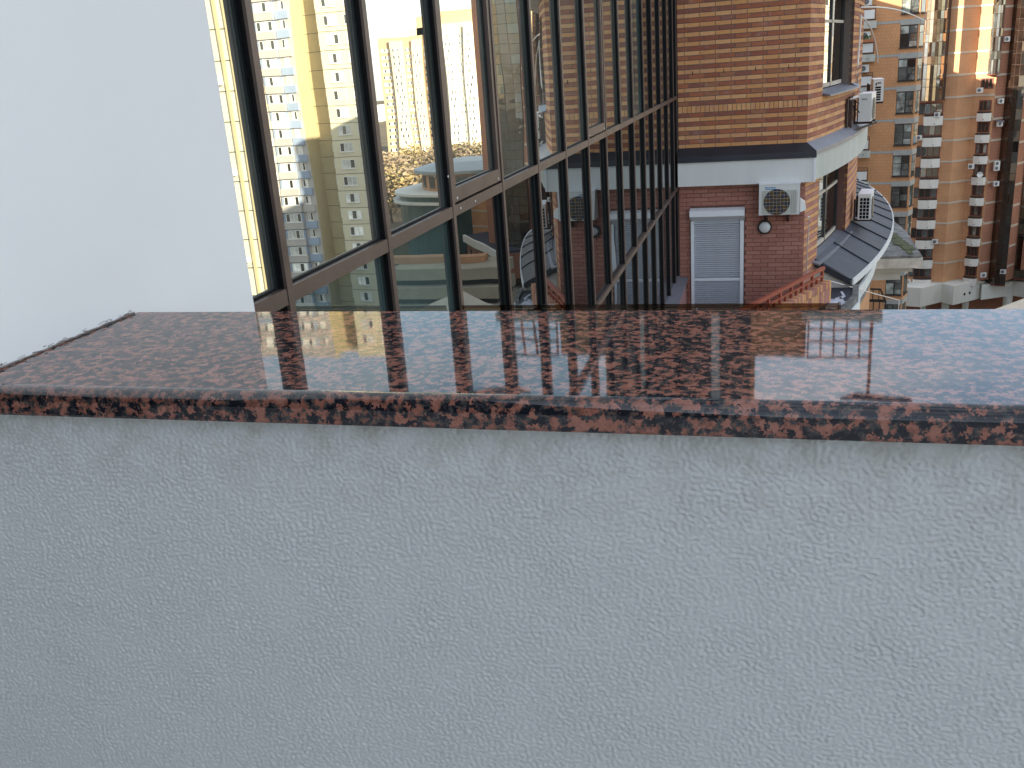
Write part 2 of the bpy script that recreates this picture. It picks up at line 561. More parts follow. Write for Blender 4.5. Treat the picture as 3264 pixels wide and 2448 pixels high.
BASE = {}
def link(name, me, parent=None, loc=(0, 0, 0)):
    o = bpy.data.objects.new(name, me)
    col.objects.link(o)
    if parent:
        o.parent = parent
    o.location = loc
    return o
def tag(o, label=None, cat=None, group=None, kind=None):
    if label:
        o['label'] = label
    if cat:
        o['category'] = cat
    if group:
        o['group'] = group
    if kind:
        o['kind'] = kind
    return o
def thing(name, label, cat, loc=(0, 0, 0), rz=0, group=None):
    o = bpy.data.objects.new(name, None)
    o.empty_display_size = 0.2
    col.objects.link(o)
    o.location = loc
    o.rotation_euler = (0, 0, rz)
    BASE[o.name] = tuple(loc)
    return tag(o, label, cat, group)
def part(name, mb, mats, parent, label=None, kind=None):
    """mesh in world coordinates, made a child of a thing (or of one of its parts)"""
    off = BASE[parent.name]
    o = link(name, mb.mesh(name, mats, off), parent)
    BASE[o.name] = off
    return tag(o, label, kind=kind)
def copy_tree(o, parent=None):
    c = o.copy()
    col.objects.link(c)
    c.parent = parent
    BASE[c.name] = BASE.get(o.name, (0, 0, 0))
    for ch in list(o.children):
        copy_tree(ch, c)
    return c
def at(px, py, Y):
    """the point at distance Y along a sight line (photograph pixels), used to survey far buildings"""
    d = fwd + rt*((px-1632)/FPX) - up*((py-1224)/FPX)
    return EYE + d*(Y/d.y)
def solo(name, mb, mats, label, cat, group=None, kind=None):
    return tag(link(name, mb.mesh(name, mats)), label, cat, group, kind)

# ------------------------------------------------------------------ ground, streets
b = MB().box(-400, 900, -400, 1400, -43.0, -42.0)
tag(link('ground', b.mesh('ground', mat('courtyard_earth', (.10, .085, .06), .95, .4, .05))), kind='structure')
b = MB().box(-1.0, 60, 60, 146, -41.99, -41.9)
tag(link('road', b.mesh('road', M['asphalt'])), kind='structure')

# ------------------------------------------------------------------ terrace: floor, parapet with granite coping, white side wall
XW, XG, XC = -1.19, -1.618, -1.583
b = MB().box(-3.0, 6.0, -9.0, 1.30, -1.25, -1.102)
tag(link('terrace_floor', b.mesh('terrace_floor', mat('terrace_tile', (.55, .53, .50), .7, .1, 6))), kind='structure')

par = thing('parapet_wall', 'grey stucco terrace parapet topped with a polished red granite slab', 'parapet', (0, 1.3, -1.10))
bw = MB()
bw.box(XW, 6.0, 1.115, 1.50, -1.10, -0.046)
bw.box(-3.0, XW-.0005, 1.115, 1.30, -1.10, -0.046)
part('stucco_wall', bw, M['stucco'], par)
# the roller-textured plaster skin itself: a finely displaced sheet on the face toward the terrace
import numpy as np
def relief(nx, nz, step, lo, hi, ang, stretch, seed):
    """band-limited random height field; wavelengths between lo and hi metres, drawn out along ang"""
    g = np.random.default_rng(seed).standard_normal((nz, nx))
    fx, fz = np.meshgrid(np.fft.fftfreq(nx, step), np.fft.fftfreq(nz, step))
    u_, v_ = fx*math.cos(ang)+fz*math.sin(ang), -fx*math.sin(ang)+fz*math.cos(ang)
    f = np.sqrt((u_*stretch)**2+v_**2)+1e-9
    m_ = np.exp(-(np.log(f/math.sqrt(1/(lo*hi)))/(0.55*math.log(hi/lo)))**2)
    r_ = np.real(np.fft.ifft2(np.fft.fft2(g)*m_))
    return r_/r_.std()
st = .0020
gx0, gx1, gz0, gz1 = -1.55, .95, -1.09, -.047
nx, nz_ = int((gx1-gx0)/st), int((gz1-gz0)/st)
ra = relief(nx, nz_, st, .0048, .011, R(-24), 1.5, 3)
rb = relief(nx, nz_, st, .0075, .019, R(-30), 1.7, 4)
rc = relief(nx, nz_, st, .10, .5, 0, 1, 5)
hh = .42*np.tanh(1.3*ra)+.95*np.minimum(np.abs(rb), .7)
hh = hh*.0022*(1+.10*rc)
hh[0, :] = hh[-1, :] = hh[:, 0] = hh[:, -1] = -.0005
X_, Z_ = np.meshgrid(np.linspace(gx0, gx1, nx), np.linspace(gz0, gz1, nz_))
co = np.stack([X_, 1.1142-.0006-hh-1.3, Z_+1.10], -1).reshape(-1, 3).astype(np.float32)
ii = np.arange(nx*nz_).reshape(nz_, nx)
qd = np.stack([ii[:-1, :-1], ii[:-1, 1:], ii[1:, 1:], ii[1:, :-1]], -1).reshape(-1, 4)
me = bpy.data.meshes.new('plaster_skin')
me.vertices.add(len(co))
me.vertices.foreach_set('co', co.ravel())
me.loops.add(qd.size)
me.loops.foreach_set('vertex_index', qd.ravel().astype(np.int32))
me.polygons.add(len(qd))
me.polygons.foreach_set('loop_start', np.arange(0, qd.size, 4, dtype=np.int32))
me.polygons.foreach_set('use_smooth', np.ones(len(qd), dtype=bool))
me.materials.append(M['stucco'])
me.update()
me.validate()
link('plaster_skin', me, par)
# granite slab with a rounded front nosing
prof = []
y0, y1, zt, zb, r = 1.086, 1.533, 0.0, -0.045, 0.020
for k in range(11):
    t = math.pi/2*k/10
    prof.append((y0+r-r*math.sin(t), zt-r+r*math.cos(t)))
prof += [(y0, zb+.006), (y0+.002, zb+.002), (y0+.006, zb), (y1, zb), (y1, zt)]
n = len(prof)
b = MB()
xs = [XW+.003, 0.2, 1.5, 6.0]
b.v = [(x, p[0], p[1]) for x in xs for p in prof]
for i in range(len(xs)-1):
    for k in range(n):
        k2 = (k+1) % n
        b.f.append([i*n+k, i*n+k2, (i+1)*n+k2, (i+1)*n+k])
        b.m.append(0)
        b.sm.append(k < 10)
b.f += [list(range(n)), list(reversed(range((len(xs)-1)*n, len(xs)*n)))]
b.m += [0, 0]
b.sm += [False, False]
part('granite_coping', b, M['granite'], par)
# ragged cement line where the coping meets the stucco
b = MB()
x = XW+.01
while x < 1.5:
    L = rnd.uniform(.02, .10)
    hgt = rnd.choice([.0015, .002, .0025, .0035, .005])
    b.box(x, x+L, 1.1085, 1.116, -.0455-hgt, -.0452)
    x += L+rnd.choice([.0, .0, .03, .08])
part('cement_joint', b, M['cement'], par, kind='stuff')

b = MB().box(XW-.36, XW, 1.117, 1.9605, -6.0, 3.4)
sw = solo('side_wall', b, M['white_wall'], 'smooth white plastered side wall rising at the left end of the granite ledge', 'wall')
# dirty sealant bead between the white wall and the granite
b = MB()
pts = []
yy = 1.09
while yy < 1.53:
    pts.append((XW+.003+rnd.uniform(-.0008, .0016), yy, .0012+rnd.uniform(-.0006, .0016)))
    yy += rnd.uniform(.006, .016)
b.tube(pts, .0017, 5)
for k in range(30):
    yy = rnd.uniform(1.10, 1.525)
    L = rnd.uniform(.004, .022)
    z = rnd.uniform(.002, .007)
    b.tube([(XW+.0002, yy, z), (XW+.0004, yy+L*.5, z+rnd.uniform(-.001, .002)), (XW+.0004, yy+L, z+rnd.uniform(-.002, .002))], rnd.choice([.0003, .0004, .0007]), 4)
part_s = solo('sealant_bead', b, M['dirt'], 'dark crumbling sealant line between the white wall and the granite ledge', 'sealant')

# our own house, unseen: a block added behind the terrace for shade and reflections
b = MB().box(-30, 8.0, -16, -9.0, -42, 1.4)
solo('rear_shade_block', b, M['stucco'], 'plain unseen house block added behind the terrace for shade', 'building')

# ------------------------------------------------------------------ glass curtain wall (plane X = XC, running away along +Y)
gb = thing('glass_facade', 'dark bronze framed mirror glass facade reflecting sunlit tower blocks', 'building', (XC, 10, -6))
b = MB()
b.box(-30, XG-.06, 1.9, 17.19, -42, 8.0)
b.box(-30, XW-.365, 1.30, 1.9, -42, 8.0)
b.box(-30, -3.0, -14, 1.30, -42, 2.6)  # unseen wing added to keep the sun off the terrace
part('core_wall_and_sun_block', b, M['rubber'], gb)
MY = [2.83, 3.75, 4.65, 5.63, 6.60, 7.57, 8.57, 9.56, 10.57, 11.60, 12.62, 13.60, 14.60, 15.60, 16.55, 17.15]
ys = [1.93]+MY
ZR = [-0.2575, -1.806]            # rail tops
ZTOP, ZSILL = 2.35, -3.42
FW = .040
RH = .056
def mull(y, z0, z1):
    mb = MB()
    mb.box(XC-.009, XC+.003, y, y+FW, z0, z1, 0)
    mb.box(XG-.055, XC-.009, y+.002, y+FW-.002, z0, z1, 1)  # sides coloured black so the shade behind the brown cap is painted in
    return mb
for y in MY:
    part('mullion', mull(y, ZSILL, 8.0), [M['cap'], M['rubber']], gb)
SASH = {3, 7}
for i in range(len(ys)-1):
    ya, yb = ys[i]+(FW if i else 0), ys[i+1]
    for zt_ in ZR+[ZTOP, 4.0, 5.6]:
        mb = MB()
        mb.box(XC-.009, XC, ya, yb, zt_-RH, zt_, 0)
        mb.box(XG-.05, XC-.009, ya, yb, zt_-RH+.002, zt_-.002, 0)
        part('transom', mb, [M['cap'], M['rubber']], gb)
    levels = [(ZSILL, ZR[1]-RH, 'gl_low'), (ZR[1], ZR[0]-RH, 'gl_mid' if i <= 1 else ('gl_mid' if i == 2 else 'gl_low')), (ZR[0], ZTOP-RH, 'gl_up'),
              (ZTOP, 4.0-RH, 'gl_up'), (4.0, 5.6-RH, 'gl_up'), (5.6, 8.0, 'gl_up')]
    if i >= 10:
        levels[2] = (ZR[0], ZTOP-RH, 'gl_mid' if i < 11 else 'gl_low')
    for k, (za, zb_, mt) in enumerate(levels):
        inset = 0.0
        zlo = za
        if i in SASH and k == 2:
            # opening casement: deep brown frame with screw heads on the lower rail
            mb = MB()
            mb.box(XG-.01, XC-.004, ya+.006, yb-.006, za+.012, za+.085)
            mb.box(XG-.01, XC-.004, ya+.006, ya+.05, za+.085, zb_-.06)
            mb.box(XG-.01, XC-.004, yb-.05, yb-.006, za+.085, zb_-.06)
            mb.box(XG-.01, XC-.004, ya+.006, yb-.006, zb_-.06, zb_-.005)
            so = part('casement_frame', mb, M['cap'], gb)
            for yy in (ya+.06, yb-.07):
                part('screw', MB().disc((XC-.004, yy, za+.03), (1, 0, 0), .007, .003, 10), M['band'], so)
            ya_, yb_, zlo = ya+.05, yb-.05, za+.085
        else:
            ya_, yb_ = ya, yb
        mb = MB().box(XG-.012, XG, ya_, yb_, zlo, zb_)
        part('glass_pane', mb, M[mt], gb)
        if k <= 2 and i < 9:
            # rubber glazing bead round the pane
            g = .010
            mb = MB()
            mb.box(XG, XG+.006, yb_-2.2*g, yb_, zlo, zb_, 0)
            mb.box(XG, XG+.006, ya_, ya_+g*.6, zlo, zb_, 1)
            mb.box(XG, XG+.006, ya_+g*.6, yb_-2.2*g, zlo, zlo+g*.6, 1)
            mb.box(XG, XG+.008, yb_-1.1*g, yb_-.7*g, zlo, zb_, 1)
            part('glazing_bead', mb, [M['greenrubber'], M['rubber']], gb)
# few bright screw heads on the main rail
for (yy, zz) in ((4.78, -.285), (5.05, -.287), (4.62, -.10)):
    part('screw', MB().disc((XC, yy, zz), (1, 0, 0), .006, .003, 10), M['band'], gb)
mb = MB().hexa([(XG-.02, 1.93, ZSILL-.04), (XC+.16, 1.93, ZSILL-.07), (XC+.16, 17.17, ZSILL-.07), (XG-.02, 17.17, ZSILL-.04)],
               [(XG-.02, 1.93, ZSILL), (XC+.16, 1.93, ZSILL-.05), (XC+.16, 17.17, ZSILL-.05), (XG-.02, 17.17, ZSILL)])
part('sill_flashing', mb, M['zinc'], gb)
mb = MB().box(XG-.05, XC+.12, 1.93, 17.17, -8, ZSILL-.08)
part('plinth', mb, M['pinkwall'], gb)

# ------------------------------------------------------------------ tinted glass loggia screen just beyond the parapet
ls = thing('loggia_screen', 'low brown tinted glass screen of a loggia just beyond the granite ledge', 'screen', (-.6, 4.63, -2.0))
xe = .325
for x0, x1 in ((-1.575, -1.03), (-1.024, -.345), (-.339, .0), (.006, xe)):
    part('glass_panel', MB().box(x0, x1, 4.63, 4.64, -2.0, -.795), M['screen'], ls)
part('top_strip', MB().box(-1.575, xe, 4.622, 4.629, -.795, -.775), M['screendark'], ls)
part('end_post', MB().box(xe+.002, xe+.012, 4.60, 4.66, -2.0, -.776), M['cap'], ls)
part('end_panel', MB().hexa([(xe+.002, 4.66, -2), (xe+.010, 4.66, -2), (xe+.010, 6.2, -2), (xe+.002, 6.2, -2)],
                            [(xe+.002, 4.66, -.80), (xe+.010, 4.66, -.80), (xe+.010, 6.2, -1.35), (xe+.002, 6.2, -1.35)]), M['screen'], ls)

# ------------------------------------------------------------------ brick house with the curved bay
YF = 17.2
TH0 = R(18.5)
RB = 28.7
XCOR = 0.59
CX, CY = XCOR-RB*math.cos(TH0), YF+RB*math.sin(TH0)
def arc(s, off=0.0):
    """point on the bay's plan at arc length s from the corner, off metres proud of the brick"""
    if s < 0:
        return (XCOR+s*math.sin(TH0)+off*math.cos(TH0), YF+s*math.cos(TH0)-off*math.sin(TH0))
    th = TH0-s/RB
    return (CX+(RB+off)*math.cos(th), CY-(RB+off)*math.sin(th))
def arc_th(s):
    return TH0-max(s, 0)/RB
S0 = lambda off: -.72*off
def sweep(mb, profile, s0, s1, step=.5, mi=0, miter=True):
    """closed profile [(off, z)] swept along the bay from s0 to s1"""
    k = max(2, int((s1-s0)/step)+1)
    n = len(profile)
    vs = []
    for i in range(k):
        for off, z in profile:
            a = s0+(S0(off) if miter else 0)
            s = a+(s1-a)*i/(k-1)
            p = arc(s, off)
            vs.append((p[0], p[1], z))
    fs = [(i*n+j, i*n+(j+1) % n, (i+1)*n+(j+1) % n, (i+1)*n+j) for i in range(k-1) for j in range(n)]
    fs += [tuple(range(n)), tuple(reversed(range((k-1)*n, k*n)))]
    return mb.add(vs, fs, mi)
def arcbox(mb, s0, s1, d0, d1, z0, z1, mi=0, k=1):
    for j in range(k):
        a, c = s0+(s1-s0)*j/k, s0+(s1-s0)*(j+1)/k
        q = [arc(a, d0), arc(c, d0), arc(c, d1), arc(a, d1)]
        mb.prism(q, z0, z1, mi)
    return mb

bh = thing('brick_house', 'orange and red striped brick house with a curved bay and a white cornice band', 'building', (0, YF, -6))
XL = -1.573
# mortar backing (the joints)
SA, SB = 0.90, 3.70           # window opening along the bay
SEND = 13.0
b = MB()
b.box(XL, XCOR-.008, YF+.007, YF+.5, -1.16, 4.1)
for (s0, s1) in ((.02, SA), (SB, SEND)):
    arcbox(b, s0, s1, -.007, -.4, -1.16, 4.1, 0, 8 if s1-s0 > 2 else 2)
arcbox(b, SA, SB, -.007, -.4, -1.16, -.42, 0, 4)
arcbox(b, SA, SB, -.007, -.4, 1.30, 4.1, 0, 4)
part('mortar_wall', b, M['mortar'], bh)
b = MB()
b.box(XL, XCOR-.008, YF+.007, YF+.5, -5.2, -1.795)
for (s0, s1, z0, z1) in ((.02, .86, -4.2, -1.76), (3.70, SEND, -4.2, -1.76), (.86, 3.70, -4.2, -3.36)):
    arcbox(b, s0, s1, -.007, -.4, z0, z1, 0, 6)
part('lower_mortar_wall', b, M['mortarlow'], bh)
# mass of the house and unseen added sun blocks behind (roofs stay below the sight lines)
b = MB()
b.prism([(XL, YF+.5), (XCOR-.2, YF+.5)]+[arc(s, -.45) for s in (1, 3, 5, 7, 9, 11, 13)]+[(-1.6, 30)], -42, 4.0)
b.box(-30, -1.58, 17.2, 30, -42, 4.1)
b.box(-6, -.31, YF+.5, 22, 4.11, 8.0)
b.box(-30, -1.6, 30, 60, -42, -8)  # unseen blocks added from here on, heights set to shade the far buildings
b.box(-30, -1.6, 60, 112, -42, 8.0)
b.box(-30, -1.6, 112, 142, -42, 5.0)
part('core_and_sun_blocks', b, M['mortar'], bh)

# single bricks: shared meshes per length and tint
BL, BH, JT = .250, .065, .010
brick_meshes = {}
def brick_mesh(L, Hh, key, k):
    kk = (round(L, 3), round(Hh, 3), key, k)
    if kk not in brick_meshes:
        mb = MB()
        e = .004
        hl, hh = L/2, Hh/2
        # softened arrises: outer face slightly smaller than the body
        mb.hexa([(-hl, .05, -hh), (hl, .05, -hh), (hl, .004, -hh), (-hl, .004, -hh)], [(-hl, .05, hh), (hl, .05, hh), (hl, .004, hh), (-hl, .004, hh)])
        mb.add([(-hl, .004, -hh), (hl, .004, -hh), (hl, .004, hh), (-hl, .004, hh), (-hl+e, 0, -hh+e), (hl-e, 0, -hh+e), (hl-e, 0, hh-e), (-hl+e, 0, hh-e)],
               [(0, 1, 5, 4), (1, 2, 6, 5), (2, 3, 7, 6), (3, 0, 4, 7), (4, 5, 6, 7)])
        brick_meshes[kk] = mb.mesh('brick', M[key][k])
    return brick_meshes[kk]
n_single = 0
front_stuff = MB()
FMATS = M['or']+M['rd']+M['lw']
FOFF = {'or': 0, 'rd': len(M['or']), 'lw': len(M['or'])+len(M['rd'])}
def put_brick(x0, x1, z0, z1, key, single):
    global n_single
    k = rnd.randrange(len(M[key]))
    if key == 'rd' and x0 < -.9 and rnd.random() < .35:
        k = 3
    j = rnd.uniform(-.0012, .0012)
    if single and n_single < 300:
        n_single += 1
        link('brick', brick_mesh(x1-x0, z1-z0, key, k), bh, ((x0+x1)/2, j, (z0+z1)/2+6))
    else:
        front_stuff.box(x0, x1, YF+j, YF+.05, z0, z1, FOFF[key]+k)
def course_x(xa, xb, first):
    x = xa
    L = first
    while x < xb-.02:
        e = min(x+L, xb)
        if xb-e < .03:
            e = xb
        yield x, e
        x = e+JT
        L = BL
PITCHZ = .075
ZS0, ZS1 = -.556, -.448       # soldier course
rows = []
z = ZS0-JT
k = 1
while z-BH > -1.165:
    rows.append((z-BH, z, 'rd' if k % 2 else 'or'))
    z -= PITCHZ
    k += 1
z = ZS1+JT
k = 1
up_rows = []
while z < 4.0:
    up_rows.append((z, z+BH, 'rd' if k % 2 else 'or'))
    z += PITCHZ
    k += 1
for (za, zb_, key) in [r for r in up_rows if r[0] < 1.28]+rows+[r for r in up_rows if r[0] >= 1.28]:
    for x0, x1 in course_x(XL+.002, XCOR, .115 if key == 'or' else .185):
        put_brick(x0, x1, za, zb_, key, za < 1.28)
x = XL+.01
while x < XCOR-.02:
    front_stuff.box(x, min(x+.066, XCOR), YF-.001, YF+.05, ZS0, ZS1, rnd.randrange(4))
    x += .0765
# lower storey: rose bricks around the shutter door
SHX0, SHX1, SHZ = -1.377, -.426, -2.205
z = -1.80
k = 0
while z > -4.9:
    for x0, x1 in course_x(XL+.002, XCOR-.002, .25 if k % 2 else .125):
        if z-BH < SHZ:
            if x1 < SHX0 or x0 > SHX1:
                put_brick(x0, x1, z-BH, z, 'lw', True)
            else:
                if x0 < SHX0-.03:
                    put_brick(x0, SHX0-.004, z-BH, z, 'lw', False)
                if x1 > SHX1+.03:
                    put_brick(SHX1+.004, x1, z-BH, z, 'lw', False)
        else:
            put_brick(x0, x1, z-BH, z, 'lw', True)
    z -= PITCHZ
    k += 1
part('front_bricks', front_stuff, FMATS, bh, kind='stuff')
wh = MB()
for x in (-1.325, -.80, -.275, .26):
    part('weep_hole', MB().box(x, x+.012, YF-.002, YF+.02, .066, .128), M['rubber'], bh)
# bay bricks
bay = MB()
def bay_course(za, zb_, key, s0, s1, L0):
    s = s0
    L = L0
    while s < s1-.02:
        e = min(s+L, s1)
        if s1-e < .03:
            e = s1
        j = rnd.uniform(-.001, .001)
        arcbox(bay, s, e, j, -.06, za, zb_, FOFF[key]+rnd.randrange(len(M[key])))
        s = e+JT
        L = BL
for (za, zb_, key) in up_rows+rows:
    if zb_ > -.43 and zb_ < 1.30:
        bay_course(za, zb_, key, .0, SA, .12 if key == 'or' else .25)
        bay_course(za, zb_, key, SB, SEND, .12 if key == 'or' else .25)
        # right-hand reveal of the window, laid in alternating blocks
        p0, p1 = arc(SB+.002, -.005), arc(SB+.002, -.24)
        q0, q1 = arc(SB+.02, -.005), arc(SB+.02, -.24)
        bay.prism([p0, q0, q1, p1], za, zb_, FOFF[key]+rnd.randrange(len(M[key])))
    else:
        bay_course(za, zb_, key, .0, SEND, .12 if key == 'or' else .25)
s = .01
while s < SEND:
    arcbox(bay, s, s+.066, 0, -.06, ZS0, ZS1, rnd.randrange(4))
    s += .0765
z = -1.765
k = 0
while z > -4.1:
    key = 'or' if k % 2 else 'rd'
    key2 = 'or' if k % 2 else 'lw'
    if z > -3.36:
        bay_course(z-BH, z, key2, .0, .86, .12 if k % 2 else .25)
        bay_course(z-BH, z, key2, 3.70, SEND, .12 if k % 2 else .25)
        p0, p1 = arc(3.702, -.005), arc(3.702, -.24)
        q0, q1 = arc(3.72, -.005), arc(3.72, -.24)
        bay.prism([p0, q0, q1, p1], z-BH, z, FOFF[key]+rnd.randrange(len(M[key])))
    else:
        bay_course(z-BH, z, key2, .0, SEND, .12 if k % 2 else .25)
    z -= PITCHZ
    k += 1
part('bay_bricks', bay, FMATS, bh, kind='stuff')

# cornice band and its flashing: black on the front, grey zinc round the bay
def front_sweep(mb, profile, x0, mi=0):
    n = len(profile)
    vs = []
    for (off, z) in profile:
        vs.append((x0, YF-off, z))
    for (off, z) in profile:
        vs.append((XCOR+.72*off, YF-off, z))
    mb.add(vs, [(i, (i+1) % n, n+(i+1) % n, n+i) for i in range(n)]+[tuple(range(n)), tuple(reversed(range(n, 2*n)))], mi)
    return mb
fl = [(0.002, -1.150), (.215, -1.285), (.222, -1.385), (.21, -1.385), (.20, -1.32), (0.002, -1.20)]
part('front_flashing', front_sweep(MB(), fl, XL+.005), M['blackmetal'], bh)
flb = [(0.002, -1.145), (.215, -1.275), (.218, -1.335), (.21, -1.335), (.205, -1.31), (0.002, -1.19)]
for s0, s1 in ((0, .93), (.935, 2.0), (2.005, 3.1), (3.105, 4.2), (4.205, 5.3), (5.305, 6.4), (6.405, 7.6), (7.605, 13)):
    part('bay_flashing', sweep(MB(), flb, s0, s1, miter=(s0 == 0)), M['zinc'], bh)
cb = [(0.004, -1.21), (.195, -1.33), (.195, -1.795), (0.004, -1.80)]
part('front_band', front_sweep(MB(), cb, XL+.004), M['band'], bh)
cb = [(0.004, -1.20), (.193, -1.32), (.193, -1.765), (0.004, -1.77)]
for s0, s1 in ((0, .58), (.586, 1.16), (1.166, 1.75), (1.756, 2.35), (2.356, 2.95), (2.956, 3.6), (3.606, 4.4), (4.406, 5.4), (5.406, 13)):
    part('band_panel', sweep(MB(), cb, s0, s1, miter=(s0 == 0)), M['bandgrey'], bh)
part('corner_trim', MB().box(XCOR+.115, XCOR+.150, YF-.205, YF-.17, -1.79, -1.39), M['white'], bh)
# storey band above the frame and roof terrace
cb2 = [(0.004, 1.55), (.195, 1.55), (.195, 2.0), (0.004, 2.1)]
part('upper_band', front_sweep(MB(), cb2, XL+.004), M['band'], bh)
part('upper_band', sweep(MB(), cb2, 0, 13), M['band'], bh)
part('roof_edge', sweep(MB(), [(0, 4.1), (.12, 4.1), (.12, 4.3), (0, 4.3)], 0, 13), M['bandgrey'], bh)
mb = MB()
mb.box(-.3, .68, YF+.1, YF+.9, 4.0, 5.02)
mb.box(-.30, -.22, YF+.02, YF+.1, 4.1, 5.9)
part('roof_cabin', mb, M['midbrick'], bh)
part('roof_slab', MB().prism([(.6, YF-.05), (1.95, YF-.05), (1.95, YF+1), (.6, YF+1)], 4.12, 4.30), M['bandgrey'], bh)
mb = MB()
for zz in (4.45, 4.66, 4.97):
    mb.box(.70, 1.80, YF+.0, YF+.05, zz, zz+.04)
for x in (.70, .92, 1.14, 1.36, 1.58):
    mb.box(x, x+.03, YF+.002, YF+.048, 4.3, 4.97)
mb.box(1.76, 1.81, YF+.001, YF+.049, 4.3, 5.70)
mb.prism([(1.3, YF-.1), (2.5, YF-.3), (2.5, YF-.1), (1.6, YF+.2)], 5.705, 5.76)
part('roof_pergola', mb, M['redpaint'], bh)
part('pilaster', MB().box(-1.0, -.86, YF-.2, YF+.05, 4.15, 5.8), M['band'], bh)

# bay windows (two storeys), each with frame, panes and sheet-metal sill
def bay_window(s0, s1, z0, z1, ztr, sill_s, zs, nm):
    wnd = part('bay_window', arcbox(MB(), s0+.002, s1-.002, -.25, -.27, z0, z1, 0, 6), M['wgd'], bh)
    D0, D1 = -.185, -.245
    fr = MB()
    cols = [s0, s0+.05, s0+(s1-s0)*.50, s0+(s1-s0)*.50+.06, s1-.06, s1]
    arcbox(fr, cols[0], cols[1], D0, D1, z0, z1)
    arcbox(fr, cols[2], cols[3], D0, D1, z0, z1)
    arcbox(fr, cols[4], cols[5], D0, D1, z0, z1)
    part('frame', fr, M['winframe'], wnd)
    rl = MB()
    for a, c in ((cols[1], cols[2]), (cols[3], cols[4])):
        arcbox(rl, a, c, D0-.004, D1, z0, z0+.07, 0, 3)
        arcbox(rl, a, c, D0-.004, D1, ztr, ztr+.05, 0, 3)
    part('rail', rl, M['paleband'], wnd)
    for a, c, mt in ((cols[1], cols[2], 'baygl'), (cols[3], cols[4], 'wgd')):
        for za, zb_ in ((z0+.07, ztr), (ztr+.05, z1)):
            part('pane', arcbox(MB(), a, c, -.215, -.225, za, zb_, 0, 3), M[mt], wnd)
    sl = MB()
    k = 8
    for i in range(k):
        a, c = sill_s[0]+(sill_s[1]-sill_s[0])*i/k, sill_s[0]+(sill_s[1]-sill_s[0])*(i+1)/k
        d0 = lambda s_: -.18 if s0 < s_ < s1 else .0
        dm = (-.18 if a < s1-.05 else .002)
        q = lambda s_, d, z_: (*arc(s_, d), z_)
        sl.hexa([q(a, .13, zs-.03), q(c, .13, zs-.03), q(c, dm, zs+.05), q(a, dm, zs+.05)],
                [q(a, .13, zs), q(c, .13, zs), q(c, dm, zs+.075), q(a, dm, zs+.075)])
    part('sill', sl, M['zinc'], wnd)
bay_window(SA, SB, -.34, 1.30, .78, (SA+.02, 4.1), -.43, 'u')
bay_window(.86, 3.70, -3.27, -1.78, -2.30, (.55, 3.9), -3.36, 'l')

# skirt roof round the bay: standing-seam panels, fascia, lower slab
seams = [.95, 2.3, 3.55, 4.75, 5.95, 7.15, 8.35, 9.55, 10.85, 12.1, 13.3, 14.6]
ZI, ZO = -3.30, -3.70
RO = lambda s_: .60+.036*s_
q = lambda s_, d, z_: (*arc(s_, d), z_)
def strip(mb, s0, s1, f0, f1, k=4, skew=0.0, mi=0):
    """solid between two (off, z) edge functions f0 (inner) and f1 (outer), each giving (off, z_low, z_high)"""
    for i in range(k):
        a, c = s0+(s1-s0)*i/k, s0+(s1-s0)*(i+1)/k
        ai = a-skew if i == 0 else a
        (oa, la, ha), (oc, lc, hc) = f0(a), f0(c)
        (pa_, l2, h2), (pc_, l3, h3) = f1(a), f1(c)
        mb.hexa([q(ai, oa, la), q(c, oc, lc), q(c, pc_, l3), q(a, pa_, l2)], [q(ai, oa, ha), q(c, oc, hc), q(c, pc_, h3), q(a, pa_, h2)], mi)
    return mb
for i in range(len(seams)-1):
    a, c = seams[i]+.006, seams[i+1]-.006
    mb = strip(MB(), a, c, lambda s_: (.0, ZI-.03, ZI), lambda s_: (RO(s_), ZO-.03, ZO), 3, .21 if i == 0 else 0)
    rp = part('roof_panel', mb, M['slate'], bh)
    r_ = RO(c)
    mb = MB()
    mb.hexa([q(c-.020, 0, ZI-.01), q(c+.004, 0, ZI-.01), q(c+.004, r_, ZO-.01), q(c-.020, r_, ZO-.01)],
            [q(c-.020, 0, ZI+.03), q(c+.004, 0, ZI+.03), q(c+.004, r_, ZO+.03), q(c-.020, r_, ZO+.03)])
    part('standing_seam', mb, M['blackmetal'], rp)
part('roof_edge_trim', strip(MB(), .93, 14.6, lambda s_: (RO(s_)+.002, ZO-.11, ZO+.008), lambda s_: (RO(s_)+.030, ZO-.11, ZO+.004), 24), M['band'], bh)
y_ = 17.90
part('roof_end_lip', MB().hexa([(.78, y_-.03, ZI-.13), (1.45, y_-.03, ZO-.10), (1.45, y_+.03, ZO-.10), (.78, y_+.03, ZI-.13)],
                               [(.78, y_-.03, ZI-.0), (1.45, y_-.03, ZO+.02), (1.45, y_+.03, ZO+.02), (.78, y_+.03, ZI-.0)]), M['blackmetal'], bh)
part('roof_end', MB().hexa([(.80, y_+.04, -4.3), (1.44, y_+.04, -4.3), (1.44, y_+.12, -4.3), (.80, y_+.12, -4.3)],
                           [(.80, y_+.04, ZI-.1), (1.44, y_+.04, ZO-.06), (1.44, y_+.12, ZO-.06), (.80, y_+.12, ZI-.1)]), M['concw'], bh)
part('lower_slab', strip(MB(), .3, 6, lambda s_: (.0, -4.6, -4.13), lambda s_: (.50, -4.6, -4.16), 8), M['conc'], bh)
part('lower_fascia', strip(MB(), .1, 6, lambda s_: (.502, -4.42, -4.14), lambda s_: (.545, -4.40, -4.15), 8), M['band'], bh)
part('lower_wall', strip(MB(), .1, 12, lambda s_: (.0, -12, -4.61), lambda s_: (.42, -12, -4.61), 10), M['midbrick'], bh)

